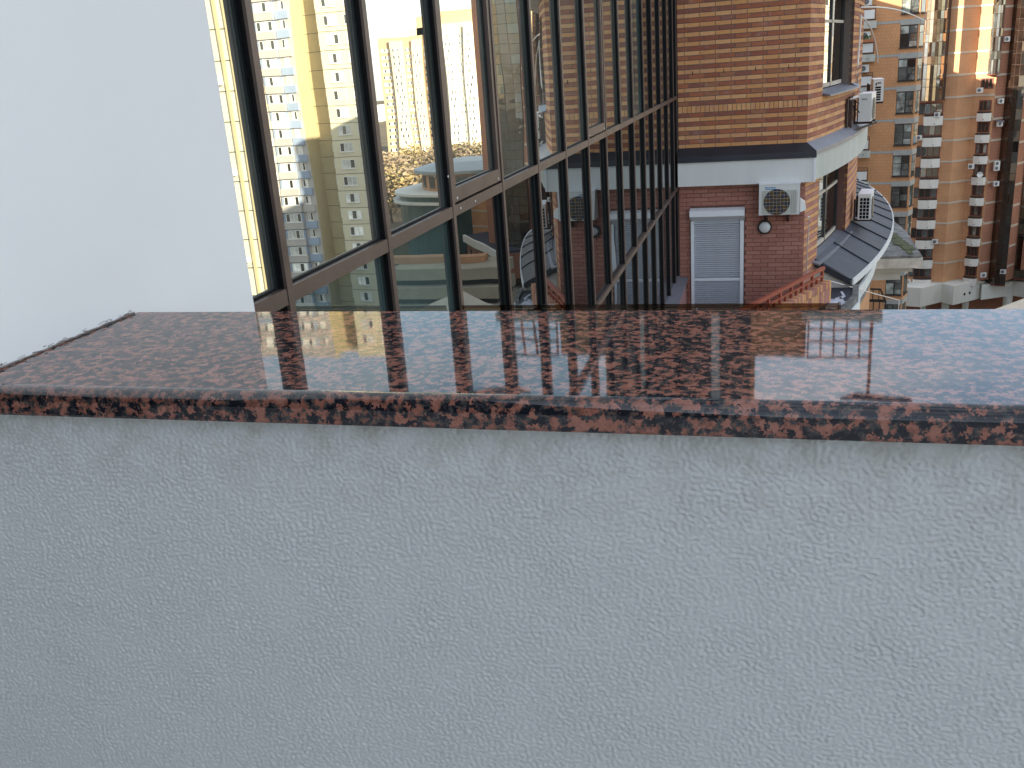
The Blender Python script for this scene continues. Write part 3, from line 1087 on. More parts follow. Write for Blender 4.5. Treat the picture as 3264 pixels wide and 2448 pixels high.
# low roof in front of the bay with a white smear, and its grey kerb
ZL = -3.86
lr = part('low_roof', MB().prism([(-1.45, 13.2), (.28, 13.6), (.93, 15.4), (1.19, 16.3), (1.42, 17.1), (1.50, 17.93), (.80, 17.93), (.62, 17.22), (-.2, 15.0)], ZL-.2, ZL), M['slate'], bh)
sm = MB()
sp = []
for k in range(30):
    t = 2*math.pi*k/30
    rr = 1+.16*math.sin(5*t+1)+.10*math.sin(11*t)
    sp.append((1.12+.15*rr*math.cos(t)+.08*math.sin(t), 16.75+.42*rr*math.sin(t)))
sm.prism(sp, ZL+.002, ZL+.006)
part('paint_smear', sm, M['smear'], lr)
part('paint_streak', MB().prism([(1.25, 17.05), (1.33, 17.25), (1.30, 17.62), (1.26, 17.60), (1.28, 17.3), (1.20, 17.1)], ZL+.002, ZL+.006), M['smear'], lr)
def kerb(mb, pts, w_, z0, z1):
    for (a, c) in zip(pts[:-1], pts[1:]):
        d = (Vector(c)-Vector(a)).normalized()
        nrm = Vector((d.y, -d.x))
        a2, c2 = Vector(a)+nrm*w_, Vector(c)+nrm*w_
        mb.prism([a, c, tuple(c2), tuple(a2)], z0, z1)
    return mb
KL = [(.282, 13.6), (.932, 15.4), (1.192, 16.3), (1.422, 17.1), (1.502, 17.9)]
part('low_roof_kerb', kerb(MB(), KL, .10, ZL-.30, ZL+.06), M['conc'], bh)
part('low_roof_fascia', kerb(MB(), [(x+.105, y) for x, y in KL], .03, ZL-.75, ZL-.06), M['band'], bh)

# ---- terrace parapet with rowlock bricks and its red railing (direction 24 deg from +Y)
ua = Vector((1.14, 2.53)).normalized()
na = Vector((ua.y, -ua.x))
o2 = (-.24, 14.19)
rp_ = thing('brick_parapet', 'low brick parapet of upright orange bricks under a red railing', 'parapet', (.3, 15.5, -4.3))
part('base', MB().obox(o2, ua, na, -1.4, 2.86, -.12, .10, -4.4, -3.575), M['mortarlow'], rp_)
a = -1.39
while a < 2.82:
    k = rnd.randrange(4)
    L_ = .066+rnd.uniform(-.003, .003)
    part('brick', MB().obox(o2, ua, na, a, a+L_, -.125, .112+rnd.uniform(-.002, .003), -3.57, -3.452+rnd.uniform(-.002, .002)), M[rnd.choice(('or', 'lw'))][k], rp_)
    part('brick', MB().obox(o2, ua, na, a, a+L_, .102, .113+rnd.uniform(-.002, .003), -3.83, -3.577), M[rnd.choice(('or', 'lw'))][rnd.randrange(4)], rp_)
    a += .0765
part('floor_slab', MB().prism([(-1.5, 13.0), (-.9, 13.0), (.55, 17.1), (-1.5, 17.1)], -4.5, -4.36), M['conc'], rp_)
rl = thing('red_railing', 'rust red metal railing running diagonally above the brick parapet', 'railing', (.3, 15.5, -3.45))
part('top_rail', MB().obox(o2, ua, na, -1.4, 2.80, -.025, .03, -3.255, -3.20), M['redpaint'], rl)
part('middle_rail', MB().obox(o2, ua, na, -1.4, 2.80, -.012, .02, -3.365, -3.335), M['redpaint'], rl)
for k in range(10):
    a = 2.72-.43*k
    part('post', MB().obox(o2, ua, na, a, a+.045, -.02, .022, -3.45, -3.256), M['redpaint'], rl)
    a -= .215
    part('baluster', MB().obox(o2, ua, na, a, a+.04, -.018, .018, -3.45, -3.366), M['redpaint'], rl)

# ---- roller shutter door (part of the house)
sd = part('shutter_door', MB().box(SHX0+.03, SHX1-.03, YF-.005, YF+.004, -4.33, -2.40), M['slat'], bh, label='white roller shutter lowered over a door opening')
bx = MB()
bx.hexa([(SHX0, YF-.19, -2.335), (SHX1, YF-.19, -2.335), (SHX1, YF-.006, -2.435), (SHX0, YF-.006, -2.435)],
        [(SHX0, YF-.19, -2.235), (SHX1, YF-.19, -2.235), (SHX1, YF-.006, -2.205), (SHX0, YF-.006, -2.205)])
part('shutter_box', bx, M['white'], sd)
part('guide_rail', MB().box(SHX0+.012, SHX0+.068, YF-.065, YF-.006, -4.33, -2.44), M['white'], sd)
part('guide_rail', MB().box(SHX1-.075, SHX1-.012, YF-.065, YF-.006, -4.33, -2.44), M['white'], sd)
part('middle_bar', MB().box(SHX0+.07, SHX1-.077, YF-.058, YF-.036, -3.525, -3.475), M['white'], sd)
z = -2.47
smesh = MB().hexa([(0, -.036, -.018), (SHX1-SHX0-.148, -.036, -.018), (SHX1-SHX0-.148, -.006, -.019), (0, -.006, -.019)],
                  [(0, -.041, .010), (SHX1-SHX0-.148, -.041, .010), (SHX1-SHX0-.148, -.006, .018), (0, -.006, .018)]).mesh('slat', M['slat'])
while z > -4.3:
    if abs(z+3.5) > .04:
        link('slat', smesh, sd, (SHX0+.071, 0, z+6))
    z -= .0385

# ------------------------------------------------------------------ air conditioners on the brick house
def make_ac(label, loc, rz, W_, D_, H_, kind):
    """condenser unit; local axes: x along the front, -y the fan side, z up"""
    t = thing('air_conditioner', label, 'air conditioner', loc, rz, 'air conditioner units on the brick house')
    BASE[t.name] = (0, 0, 0)
    mb = MB().box(0, W_, 0, D_, .03, H_)
    body = part('casing', mb, M['acwhite'], t)
    part('lid', MB().box(-.006, W_+.006, -.008, D_+.006, H_+.0005, H_+.02), M['actop'], t)
    fc = (W_*.44, -.012, H_*.46)
    fr = H_*.40
    part('fan_guard', MB().box(.05, W_-.06, -.010, -.001, .05, H_-.10), M['bandgrey'], t)
    fan = part('fan', MB().disc((fc[0], -.014, fc[2]), (0, -1, 0), fr, .004, 32), M['fanblue'], t)
    for k in range(7):
        a0 = 2*math.pi*k/7
        pl = []
        for (rr, da) in ((.15, 0), (.55, .10), (.97, .05), (.97, .42), (.55, .50), (.15, .5)):
            pl.append((fc[0]+fr*rr*math.cos(a0+da), fc[2]+fr*rr*math.sin(a0+da)))
        vs = [(x_, -.0185, z_) for x_, z_ in pl]+[(x_, -.021, z_) for x_, z_ in pl]
        mb = MB().add(vs, [tuple(range(6)), tuple(reversed(range(6, 12)))]+[(i, (i+1) % 6, 6+(i+1) % 6, 6+i) for i in range(6)])
        part('fan_blade', mb, M['fanbrown'], fan)
    gr = MB()
    for k in range(-3, 4):
        d = k*fr*.27
        hw = math.sqrt(max(fr*fr-d*d, 0))
        gr.box(fc[0]-hw, fc[0]+hw, -.027, -.023, fc[2]+d-.0025, fc[2]+d+.0025)
        gr.box(fc[0]+d-.002, fc[0]+d+.002, -.0285, -.0272, fc[2]-hw, fc[2]+hw)
    part('wire_grille', gr, M['wire'], t)
    if kind == 'front':
        for k in range(6):
            x_ = W_*.79+k*.012*W_/.7
        # vertical louvre lines right of the fan
        lv = MB()
        for k in range(4):
            lv.box(W_*.80+k*.028, W_*.80+k*.028+.004, -.0125, -.0102, .06, H_-.11)
        part('louvre', lv, M['greyprint'], t)
        vc = MB()
        vc.hexa([(W_+.008, .02, .06), (W_+.11, .06, .09), (W_+.11, D_-.02, .09), (W_+.008, D_-.02, .06)],
                [(W_+.008, .02, H_*.52), (W_+.09, .06, H_*.40), (W_+.09, D_-.02, H_*.40), (W_+.008, D_-.02, H_*.52)])
        part('valve_cover', vc, M['acwhite'], t)
        lb = MB()
        x_ = .10
        for k, wd in enumerate((.022, .016, .014, .016, .012, .018, .014, .016, .012)):
            lb.box(x_, x_+wd, -.003, -.001, H_-.062-(0 if k else .0), H_-.045+(.008 if k == 0 else 0))
            x_ += wd+.004
        part('brand_print', lb, M['bluelabel'], t)
        part('brand_bar', MB().box(.10, .285, -.003, -.001, H_-.085, H_-.073), M['bluelabel'], t)
        for x_ in (.12, W_-.2):
            br = MB()
            br.box(x_, x_+.035, .02, D_+.06, -.02, .028)
            br.box(x_, x_+.035, D_+.03, D_+.06, -.14, .028)
            br.hexa([(x_, .12, -.03), (x_+.035, .12, -.03), (x_+.035, D_+.03, -.14), (x_, D_+.03, -.14)],
                    [(x_, .16, -.022), (x_+.035, .16, -.022), (x_+.035, D_+.03, -.10), (x_, D_+.03, -.10)])
            part('wall_bracket', br, M['iron'], t)
    # the end that faces the terrace is local x = 0 for the bay units
    if kind == 'slots':
        for k in range(6):
            z_ = .06+k*.058
            part('inlet_slot', MB().box(-.010, -.0065, .06, D_-.05, z_, z_+.040), M['rubber'], t)
        part('handle_slot', MB().box(-.010, -.0065, .06, D_-.09, .46, .485), M['rubber'], t)
        part('handle_slot', MB().box(-.010, -.0065, D_-.08, D_-.05, .42, .475), M['rubber'], t)
    if kind == 'grid':
        for k in range(6):
            for j in range(3):
                z_ = .055+k*.075
                y_ = .028+j*(D_-.05)/3
                part('inlet_slot', MB().box(-.010, -.0065, y_, y_+(D_-.05)/3-.014, z_, z_+.060), M['rubber'], t)
    if kind == 'plain':
        lb = MB()
        for k, wd in enumerate((.022, .012, .014, .012, .016)):
            lb.box(-.009, -.0065, D_-.06-k*.02-wd, D_-.06-k*.02, H_-.10, H_-.075)
        part('brand_print', lb, M['greyprint'], t)
    if kind != 'front':
        for x_ in (.10, W_-.14):
            br = MB().box(x_, x_+.04, -.02, D_+.10, -.02, .028)
            part('wall_bracket', br.box(x_+.002, x_+.038, D_+.06, D_+.10, .029, .45), M['iron'], t)
    return t
AX = make_ac('front facing white unit with a big round fan grille right above the wall lamp', (-.182, YF-.33, -2.345), 0, .675, .27, .55, 'front')
def bay_ac(label, s, off, z, W_, D_, H_, kind):
    # local x runs along the bay away from the terrace, -y points outward
    th = arc_th(s)
    ang = math.pi/2-th
    p = arc(s, off)
    return make_ac(label, (p[0], p[1], z), ang, W_, D_, H_, kind)
bay_ac('white unit on a rusty wall frame, its plain blank end toward the terrace', 3.62, .40, -1.14, .80, .24, .55, 'plain')
bay_ac('white unit with dark horizontal slots, half hidden behind the blank ended one', 8.9, .60, -1.06, .80, .24, .55, 'slots')
bay_ac('white unit with a dark grid of openings just above the curved roof', 4.45, .41, -3.24, .78, .25, .56, 'grid')
# wall frame of the blank unit
fr_ = thing('ac_wall_frame', 'rusty angle iron frame holding the blank ended unit off the curved wall', 'bracket', (*arc(3.0, .1), -1.2))
mb = MB()
arcbox(mb, 2.95, 3.05, .012, .05, -1.30, -.62)
arcbox(mb, 3.22, 3.34, .012, .09, -1.24, -.60)
part('upright', mb, M['iron'], fr_)
mb = MB()
mb.hexa([q(2.95, .06, -1.28), q(3.05, .06, -1.28), q(4.4, .46, -1.20), q(4.3, .46, -1.20)], [q(2.95, .06, -1.24), q(3.05, .06, -1.24), q(4.4, .46, -1.165), q(4.3, .46, -1.165)])
part('arm', mb, M['iron'], fr_)
hs = thing('ac_hoses', 'pale and dark hoses curling behind the blank ended unit', 'hose', (*arc(3.4, .1), -.9))
part('hose', MB().tube([q(3.2, .06, -.64), q(3.5, .12, -.62), q(3.8, .2, -.62)], .024, 8), M['cable'], hs)
part('hose', MB().tube([q(3.25, .05, -.68), q(3.35, .10, -.80), q(3.6, .18, -.92), q(3.8, .22, -.95)], .010, 6), M['rubber'], hs)
part('hose', MB().tube([q(3.25, .05, -.66), q(3.45, .12, -.70), q(3.7, .18, -.78)], .010, 6), M['rubber'], hs)

# bulkhead lamp under the front unit
lp = thing('wall_lamp', 'round white bulkhead lamp with a black rim on the rose brick wall', 'lamp', (-.081, YF, -2.572))
part('rim', MB().disc((-.081, YF-.001, -2.572), (0, -1, 0), .122, .055, 32), M['black'], lp)
part('lamp_glass', MB().disc((-.081, YF-.05, -2.572), (0, -1, 0), .098, .012, 32, 0, .05), M['opal'], lp)
part('conduit', MB().tube([(-.081, YF-.02, -2.45), (-.075, YF-.02, -2.36)], .012, 8), M['iron'], lp)

# pipes and cables on the bay
pp = solo('conduit_pipe', MB().tube([q(.0, .05, -2.42), q(.09, .05, -2.42), q(.12, .05, -2.46), q(.10, .045, -2.6), q(.055, .04, -3.42)], .011, 8), M['cable'],
          'thin white pipe running down the brick corner beside the front facing unit', 'pipe')
solo('riser_pipe', MB().tube([q(4.5, .04, .92), q(4.45, .04, .5), q(4.32, .04, -.03), q(4.3, .04, -.30), q(4.42, .05, -.46), q(4.40, .12, -.58)], .017, 8), M['cable'],
     'knotted white pipe rising up the curved brick wall above the blank ended unit', 'pipe')
def sag(p0, p1, d, n=14):
    p0, p1 = Vector(p0), Vector(p1)
    return [p0.lerp(p1, t/n)+Vector((0, 0, d*4*(t/n)*(1-t/n))) for t in range(n+1)]
pA = at(2738, 24, 21.8)
pB = at(2944, 66, 30)
solo('bracket_arm', MB().tube([q(4.62, .01, 1.10), tuple(pA)], .018, 6), M['iron'], 'small dark iron bracket at the edge of the curved brick wall', 'bracket')
solo('outrigger_rod', MB().tube(sag(pA, pB, .12), .017, 6), M['cable'], 'long white rod sticking out rightward from the iron bracket', 'rod')
pts = [at(x, y, yy) for x, y, yy in ((2738, 50, 21.6), (2752, 57, 21.9), (2766, 72, 22.2), (2779, 97, 22.5), (2790, 135, 22.8), (2797, 176, 23), (2798, 200, 23))]
solo('bent_rod', MB().tube(pts, .014, 6), M['cable'], 'thin white rod arching out and drooping beside the curved wall', 'rod')
solo('clothes_line', MB().tube([at(2640, 894, 17.0), at(2720, 917, 18.5), at(2790, 937, 20), at(2866, 957, 22)], .011, 6), M['cable'],
     'white line stretched to the right below the curved roof', 'line')
solo('line_post', MB().tube([at(2866, 956, 22), at(2864, 990, 22), at(2864, 1010, 22)], .010, 6), M['cable'], 'short upright white post at the end of the white line', 'post')

# mossy triangular ledge below the curved roof
lg = thing('mossy_ledge', 'weathered grey concrete ledge with green moss and a flaking white edge', 'ledge', (3.9, 31, -6))
tri = [(2.6, 29.1), (4.30, 29.2), (4.36, 33.2), (4.15, 35.8), (2.6, 35.8)]
zt = -5.6
vs = [(x_, y_, zt) for i, (x_, y_) in enumerate(tri)]
part('top', MB().hexa([(v[0], v[1], v[2]-.06) for v in vs], vs), M['conc'], lg)
part('edge', MB().prism([(2.6, 29.06), (4.33, 29.15), (4.40, 33.2), (4.2, 35.8), (2.6, 35.8)], -5.96, -5.67), M['concw'], lg)
part('moulding', MB().prism([(2.6, 29.3), (4.1, 29.4), (4.15, 33.2), (3.9, 35.8), (2.6, 35.8)], -6.12, -5.962), M['bandgrey'], lg)
part('moulding', MB().prism([(2.6, 29.5), (3.8, 29.6), (3.8, 33.2), (3.6, 35.8), (2.6, 35.8)], -6.40, -6.122), M['bandgrey'], lg)
mo = MB()
for k in range(110):
    t_ = rnd.random()
    cx_, cy_ = 3.55+.55*t_+rnd.gauss(0, .07), 34.4-4.6*t_+rnd.gauss(0, .25)
    rr = rnd.uniform(.04, .13)
    zj = rnd.uniform(.004, .03)
    mo.prism([(cx_+rr*math.cos(a_), cy_+3*rr*math.sin(a_)) for a_ in [k2*math.pi/3+rnd.uniform(-.3, .3) for k2 in range(6)]], zt-.05-zj, zt+zj)
part('moss', mo, M['moss'], lg, kind='stuff')


# ------------------------------------------------------------------ far buildings seen directly
Z7 = lambda x, y: (2500+x*.3454, y*.3454)
Z8 = lambda x, y: (2500+x*.3454, 475+y*.3454)
def frame2(p, q_):
    """wall frame from plan point p to q_: origin, unit along, outward normal (toward the viewer), length"""
    d = Vector((q_[0]-p[0], q_[1]-p[1]))
    L = d.length
    u = d/L
    return (p[0], p[1]), u, Vector((u.y, -u.x)), L

def far_ac(label, p, n, z, W_=.78, H_=.62, group='small air conditioners on the far towers'):
    """small condenser on a far wall: p centre on the wall, n outward normal"""
    u = Vector((-n[1], n[0]))
    t = thing('air_conditioner', label, 'air conditioner', (p[0], p[1], z), 0, group)
    part('casing', MB().obox(p, u, n, -W_/2, W_/2, .06, .40, z, z+H_), M['acwhite'], t)
    c = (p[0]+u[0]*-.08+n[0]*.40, p[1]+u[1]*-.08+n[1]*.40, z+H_/2)
    part('fan', MB().disc(c, (n[0], n[1], 0), H_*.36, .02, 14), M['greyprint'], t)
    mb = MB()
    for a in (-W_*.3, W_*.3):
        mb.obox(p, u, n, a-.03, a+.03, .0, .42, z-.05, z-.005)
    part('wall_bracket', mb, M['iron'], t, kind='stuff')
    return t

# ---- middle building: orange brick with grey lintels and corner windows
ang = R(-8)
MU = Vector((math.cos(ang), math.sin(ang)))
MN = Vector((MU.y, -MU.x))
MO = (11.62, 101.0)
mbld = thing('orange_brick_block', 'orange brick apartment block with grey lintels and black corner windows', 'building', (11, 103, -42))
MC = (MO[0]+MU.x*1.64, MO[1]+MU.y*1.64)
U2 = Vector((math.cos(R(70)), math.sin(R(70))))
N2 = Vector((U2.y, -U2.x))
MD = (MC[0]+U2.x*2.0, MC[1]+U2.y*2.0)
ML = (MO[0]-MU.x*4.3, MO[1]-MU.y*4.3)
part('wall', MB().prism([ML, MC, MD, (MD[0]-.5, MD[1]+10), (ML[0], ML[1]+12)], -42, 12), M['midbrick'], mbld)
for f in range(-1, 13):
    zt = 1.62-3.0*(f-1)
    zb = zt-2.02
    # lintels and string course
    part('lintel', MB().obox(MO, MU, MN, -.05, 1.64+.05, -.05, .06, zt+.03, zt+.52), M['greyband'], mbld)
    part('lintel', MB().obox(MC, U2, N2, .06, 1.9, -.05, .06, zt+.03, zt+.52), M['greyband'], mbld)
    part('string_course', MB().obox(MO, MU, MN, -2.4, -.055, -.05, .03, zt+.24, zt+.46), M['greyband'], mbld)
    for (o_, u_, n_, a0, a1, cols) in ((MO, MU, MN, 0, 1.52, (0, .80, 1.52)), (MC, U2, N2, .25, 1.75, (.25, .75, 1.25, 1.75))):
        wn_ = part('window', MB().obox(o_, u_, n_, a0, a1, -.10, .012, zb, zt), M['black'], mbld)
        for j in range(len(cols)-1):
            big = (o_ is MO and j == 0)
            splits = (zb+.07, zb+1.25, zt-.06) if big else ((zb+.07, zb+.62, zb+1.25, zt-.06) if o_ is MO else (zb+.07, zb+1.3, zt-.06))
            for k in range(len(splits)-1):
                lit = rnd.random()
                m_ = M['wpale'] if lit < (.45 if f < 5 else .2) else (M['wgl'] if (lit < .8 or o_ is not MO) else M['wgd'])
                part('pane', MB().obox(o_, u_, n_, cols[j]+.05, cols[j+1]-.05, .013, .022, splits[k]+.03, splits[k+1]-.03), m_, wn_)
        part('sill', MB().obox(o_, u_, n_, a0-.06, a1+.08, .02, .14, zb-.07, zb), M['iron'], wn_)
    # balcony on the left edge
    bal = part('balcony', MB().obox(MO, MU, MN, -4.3, -2.12, -.2, .75, zt-.05, zt+.62), M['bandgrey'], mbld)
    mb = MB()
    mb.obox(MO, MU, MN, -3.62, -2.22, .60, .66, zt+.68, zt+.78)
    mb.obox(MO, MU, MN, -3.62, -2.22, .60, .66, zt+1.62, zt+1.68)
    mb.obox(MO, MU, MN, -3.62, -2.22, .60, .66, zt+1.96, zt+2.0)
    for a in (-3.62, -2.28):
        mb.obox(MO, MU, MN, a, a+.06, .595, .665, zt+.62, zt+2.0)
    for k in range(7):
        a = -3.5+k*.18
        mb.obox(MO, MU, MN, a, a+.03, .61, .64, zt+1.68, zt+1.96)
    part('railing', mb, M['iron'], bal)
    part('front_panel', MB().obox(MO, MU, MN, -3.52, -2.32, .60, .65, zt+.80, zt+1.60), M['band'], bal)
    part('drain_spout', MB().obox(MO, MU, MN, -2.75, -2.70, .75, 1.0, zt+.22, zt+.30), M['iron'], bal)
    part('balcony_door', MB().obox(MO, MU, MN, -4.05, -3.72, .0, .03, zt-2.2, zt-.1), M['black'], mbld)
for f, lab in ((0, 'white unit on the orange brick wall at the very top, above the uppermost planter balcony'),
               (1, 'white unit above the flower planter on the orange brick block'),
               (2, 'white unit hanging just below the drooping white rod')):
    zt = 1.62-3.0*(f-1)
    a = -3.05
    far_ac(lab, (MO[0]+MU.x*a, MO[1]+MU.y*a), MN, zt-1.0, .86, .70, 'air conditioners on the orange brick block')
plt = thing('flower_planter', 'terracotta planter with green plants on a balcony of the orange brick block', 'planter', (*[MO[i]+MU[i]*-2.9+MN[i]*.5 for i in (0, 1)], 1.62+1.7))
zt = 1.62-3.0
mb = MB().obox(MO, MU, MN, -3.5, -2.3, .68, .90, zt+1.75, zt+2.0)
part('pot', mb, mat('terracotta', (.42, .16, .08), .8, .2, 10), plt)
mb = MB()
for k in range(70):
    a, d, zz = rnd.uniform(-3.45, -2.5), rnd.uniform(.66, .92), zt+rnd.uniform(1.98, 2.30)
    c_ = (MO[0]+MU.x*a+MN.x*d, MO[1]+MU.y*a+MN.y*d, zz)
    s_ = .07
    mb.add([(c_[0]-s_, c_[1], c_[2]-s_*rnd.random()), (c_[0]+s_, c_[1]+.04, c_[2]), (c_[0]+s_*.3, c_[1], c_[2]+s_*1.4)], [(0, 1, 2)])
part('leaves', mb, mat('planter_leaf', (.05, .10, .035), .7, .3, 20), plt, kind='stuff')
# dark metal balcony cage at the bottom
cg = thing('iron_balcony', 'black iron balcony cage low on the orange brick block', 'balcony', (10, 99, -27))
mb_floor = MB()
p0 = at(*Z8(650, 1490), 98.0)
p1 = at(*Z8(930, 1490), 98.0)
zt0 = at(*Z8(800, 1285), 98.0).z
zm0 = at(*Z8(800, 1390), 98.0).z
o_, u_, n_, L_ = frame2((p0.x, 98.0), (p1.x, 97.6))
part('top_beam', MB().obox(o_, u_, n_, .1, L_*.80, -.06, .06, zt0-.12, zt0+.04), M['black'], cg)
part('middle_beam', MB().obox(o_, u_, n_, -.1, L_, -.2, .08, zm0-.16, zm0+.06), M['black'], cg)
for a in (.05, L_*.19, L_*.40, L_*.58, L_*.77, L_*.97):
    part('post', MB().obox(o_, u_, n_, a, a+.10, -.04, .04, zm0-5.0, zm0-.165), M['black'], cg)
for a in (.40, L_*.55, L_*.74):
    part('upper_post', MB().obox(o_, u_, n_, a, a+.09, -.04, .04, zm0+.065, zt0-.13), M['black'], cg)
part('cross_rail', MB().obox(o_, u_, n_, .0, L_, .042, .09, zm0-1.6, zm0-1.5), M['black'], cg)
part('cross_rail', MB().obox(o_, u_, n_, .0, L_, .042, .09, zm0-2.9, zm0-2.8), M['black'], cg)
part('side_arm', MB().hexa([(*[o_[i]+u_[i]*L_*.78 for i in (0, 1)], zt0-.12), (*[o_[i]+u_[i]*(L_*.78+.12) for i in (0, 1)], zt0-.12), (*[o_[i]+u_[i]*(L_+.05)+n_[i]*.5 for i in (0, 1)], zm0-.1), (*[o_[i]+u_[i]*(L_-.1)+n_[i]*.5 for i in (0, 1)], zm0-.1)],
     [(*[o_[i]+u_[i]*L_*.78 for i in (0, 1)], zt0+.03), (*[o_[i]+u_[i]*(L_*.78+.12) for i in (0, 1)], zt0+.03), (*[o_[i]+u_[i]*(L_+.05)+n_[i]*.5 for i in (0, 1)], zm0+.06), (*[o_[i]+u_[i]*(L_-.1)+n_[i]*.5 for i in (0, 1)], zm0+.06)]), M['iron'], cg)

# ---- tower with loggias, bronze glass bays and a white podium
tw = thing('orange_tower', 'tall orange brick tower with white balconies and bronze glass bays on a white podium', 'building', (28, 156, -42))
TX = lambda x, Y, y=1300: at(*Z7(x, y), Y).x
PA = (TX(1205, 151.6), 151.6)
PB = (TX(1452, 151.2), 151.2)
PP = (TX(1560, 150.6), 150.6)
PC = (TX(1712, 152.6), 152.6)
PD = (TX(1905, 151.0), 151.0)
PE = (TX(1998, 153.0), 153.0)
PF = (TX(2168, 151.2), 151.2)
PG = (TX(2230, 153.0), 153.0)
PH = (PG[0]+9, 158.0)
TBASE, TTOP = -34.8, 16.0
part('wall', MB().prism([PA, PB, PP, PC, PD, (PD[0]+.1, 160), (PA[0], 160)], TBASE, TTOP), M['towbrick'], tw)
part('wall', MB().prism([(PD[0]+.05, PD[1]+.6), PE, (PE[0]+.3, 160), (PD[0]+.11, 160)], TBASE, TTOP), M['towred'], tw)
part('wall', MB().prism([PF, PG, PH, (PH[0], 164), (PF[0], 164)], TBASE, TTOP), M['towred'], tw)
def zk(k):
    return -1.95-2.985*k
for k in range(-5, 12):
    for (p, q_) in ((PB, PP), (PP, PC), (PC, PD)):
        o_, u_, n_, L_ = frame2(p, q_)
        part('string_course', MB().obox(o_, u_, n_, -.03, L_+.03, -.05, .07, zk(k)-.13, zk(k)+.13), M['paleband'], tw)
    o_, u_, n_, L_ = frame2((PD[0]+.05, PD[1]+.6), PE)
    part('string_course', MB().obox(o_, u_, n_, .06, L_-.02, -.05, .05, zk(k)-.5, zk(k)-.22), M['paleband'], tw)
    o_, u_, n_, L_ = frame2(PF, PG)
    part('string_course', MB().obox(o_, u_, n_, .02, L_-.02, -.05, .05, zk(k)-.9, zk(k)-.6), M['paleband'], tw)
    o_, u_, n_, L_ = frame2((PA[0]-.7, PA[1]+.4), PA)
    part('string_course', MB().obox(o_, u_, n_, .0, L_, -.3, .05, zk(k)-.13, zk(k)+.10), M['paleband'], tw)
part('wall', MB().prism([(PA[0]-1.6, PA[1]+1.2), PA, (PA[0], 160), (PA[0]-1.6, 160)], TBASE, TTOP), M['towbrick'], tw)

def loggia(o_, u_, n_, a0, a1, z0, z1, npane, nm):
    wnd = part('loggia_window', MB().obox(o_, u_, n_, a0, a1, -.30, .06, z0, z1), M['redframe'], tw)
    wdt = (a1-a0-.24)/npane
    for j in range(npane):
        c0 = a0+.12+j*wdt
        part('pane', MB().obox(o_, u_, n_, c0+.05, c0+wdt-.05, .062, .075, z0+.10, z1-.14),
             rnd.choice([M['wgd'], M['wgd'], M['wgl'], M['wpale']] if nm == 'r' else [M['wgd'], M['wgd'], M['wgl']]), wnd)
    return wnd
def balcony(o_, u_, n_, a0, a1, z0, z1, bow, dark=True):
    P = lambda a, d: (o_[0]+u_[0]*a+n_[0]*d, o_[1]+u_[1]*a+n_[1]*d)
    m_ = (a0+a1)/2
    poly = [P(a0, .05), P(a0+.12, bow*.72), P(m_+.1, bow), P(a1-.08, bow*.72), P(a1, .05)]
    bl = part('balcony', MB().prism(poly, z0, z1), M['balc'], tw)
    if dark:
        pl = [P(a0+.02, .06), P(a0+.14, bow*.68), P(m_+.1, bow*.95), P(a1-.1, bow*.68), P(a1-.02, .06)]
        part('planter_box', MB().prism(pl, z1, z1+.22), M['iron'], bl)
    part('joint', MB().obox(P(m_+.1, bow), u_, n_, -.015, .015, -.02, .012, z0, z1), M['bandgrey'], bl)
    part('drain_hole', MB().disc((*P(m_+.2, bow*.97), z0+.25), (n_[0], n_[1], 0), .07, .03, 10), M['greyprint'], bl)
    return bl
oL, uL, nL, LL = frame2(PA, PB)
oR, uR, nR, LR = frame2(PC, PD)
for k in range(3, 13):
    zw = zk(k-1)-.75
    loggia(oL, uL, nL, .12, LL-.10, zw-1.45, zw+.10, 4, 'l')
    if k >= 4:
        balcony(oL, uL, nL, .95, LL-.02, zk(k-1)-.72-.02, zk(k-1)+.52, 1.0)
for k in range(2, 12):
    zw = zk(k)+.85
    loggia(oR, uR, nR, LR*.30, LR-.32, zw, zw+1.45, 3, 'r')
    if k >= 3:
        balcony(oR, uR, nR, LR*.28, LR-.18, zk(k)-.55, zk(k)+.55, .95)
def glass_bay(o_, u_, n_, L_, z0, z1, bow, ncol, rows, mats, mull_, prt='bay_glass'):
    """bowed glass bay with single panes between slim mullions"""
    def P(t, d=0.0):
        x_ = t*L_
        return (o_[0]+u_[0]*x_+n_[0]*(bow*math.sin(math.pi*t)**.7+.05+d), o_[1]+u_[1]*x_+n_[1]*(bow*math.sin(math.pi*t)**.7+.05+d))
    ts = [i/ncol for i in range(ncol+1)]
    cb_ = part('glass_bay', MB().prism([P(t, -.05) for t in ts]+[(o_[0]+u_[0]*L_, o_[1]+u_[1]*L_), (o_[0], o_[1])], z0, z1), M['iron'], tw)
    part('bay_foot', MB().prism([P(t, .05) for t in ts]+[(o_[0]+u_[0]*L_, o_[1]+u_[1]*L_), (o_[0], o_[1])], z0-.16, z0-.005), M['redframe'], cb_)
    zz = z0
    i = 0
    while zz < z1-.2:
        h_ = rows[i % len(rows)]
        for j in range(ncol):
            a, c = Vector(P(ts[j])), Vector(P(ts[j+1]))
            d = (c-a).normalized()
            e = rnd.uniform(-.012, .012)
            nn = Vector((d.y, -d.x))
            q0, q1 = a+d*.035, c-d*.035
            b0, b1 = q0-nn*(.02+e), q1-nn*(.02-e)
            part('pane', MB().hexa([(*b0, zz+.03), (*b1, zz+.03), (*(b1-nn*.02), zz+.03), (*(b0-nn*.02), zz+.03)],
                                   [(*b0, min(zz+h_, z1)-.03), (*b1, min(zz+h_, z1)-.03), (*(b1-nn*.02), min(zz+h_, z1)-.03), (*(b0-nn*.02), min(zz+h_, z1)-.03)]),
                 M[rnd.choice(mats)], cb_)
        zz += h_
        i += 1
    return cb_
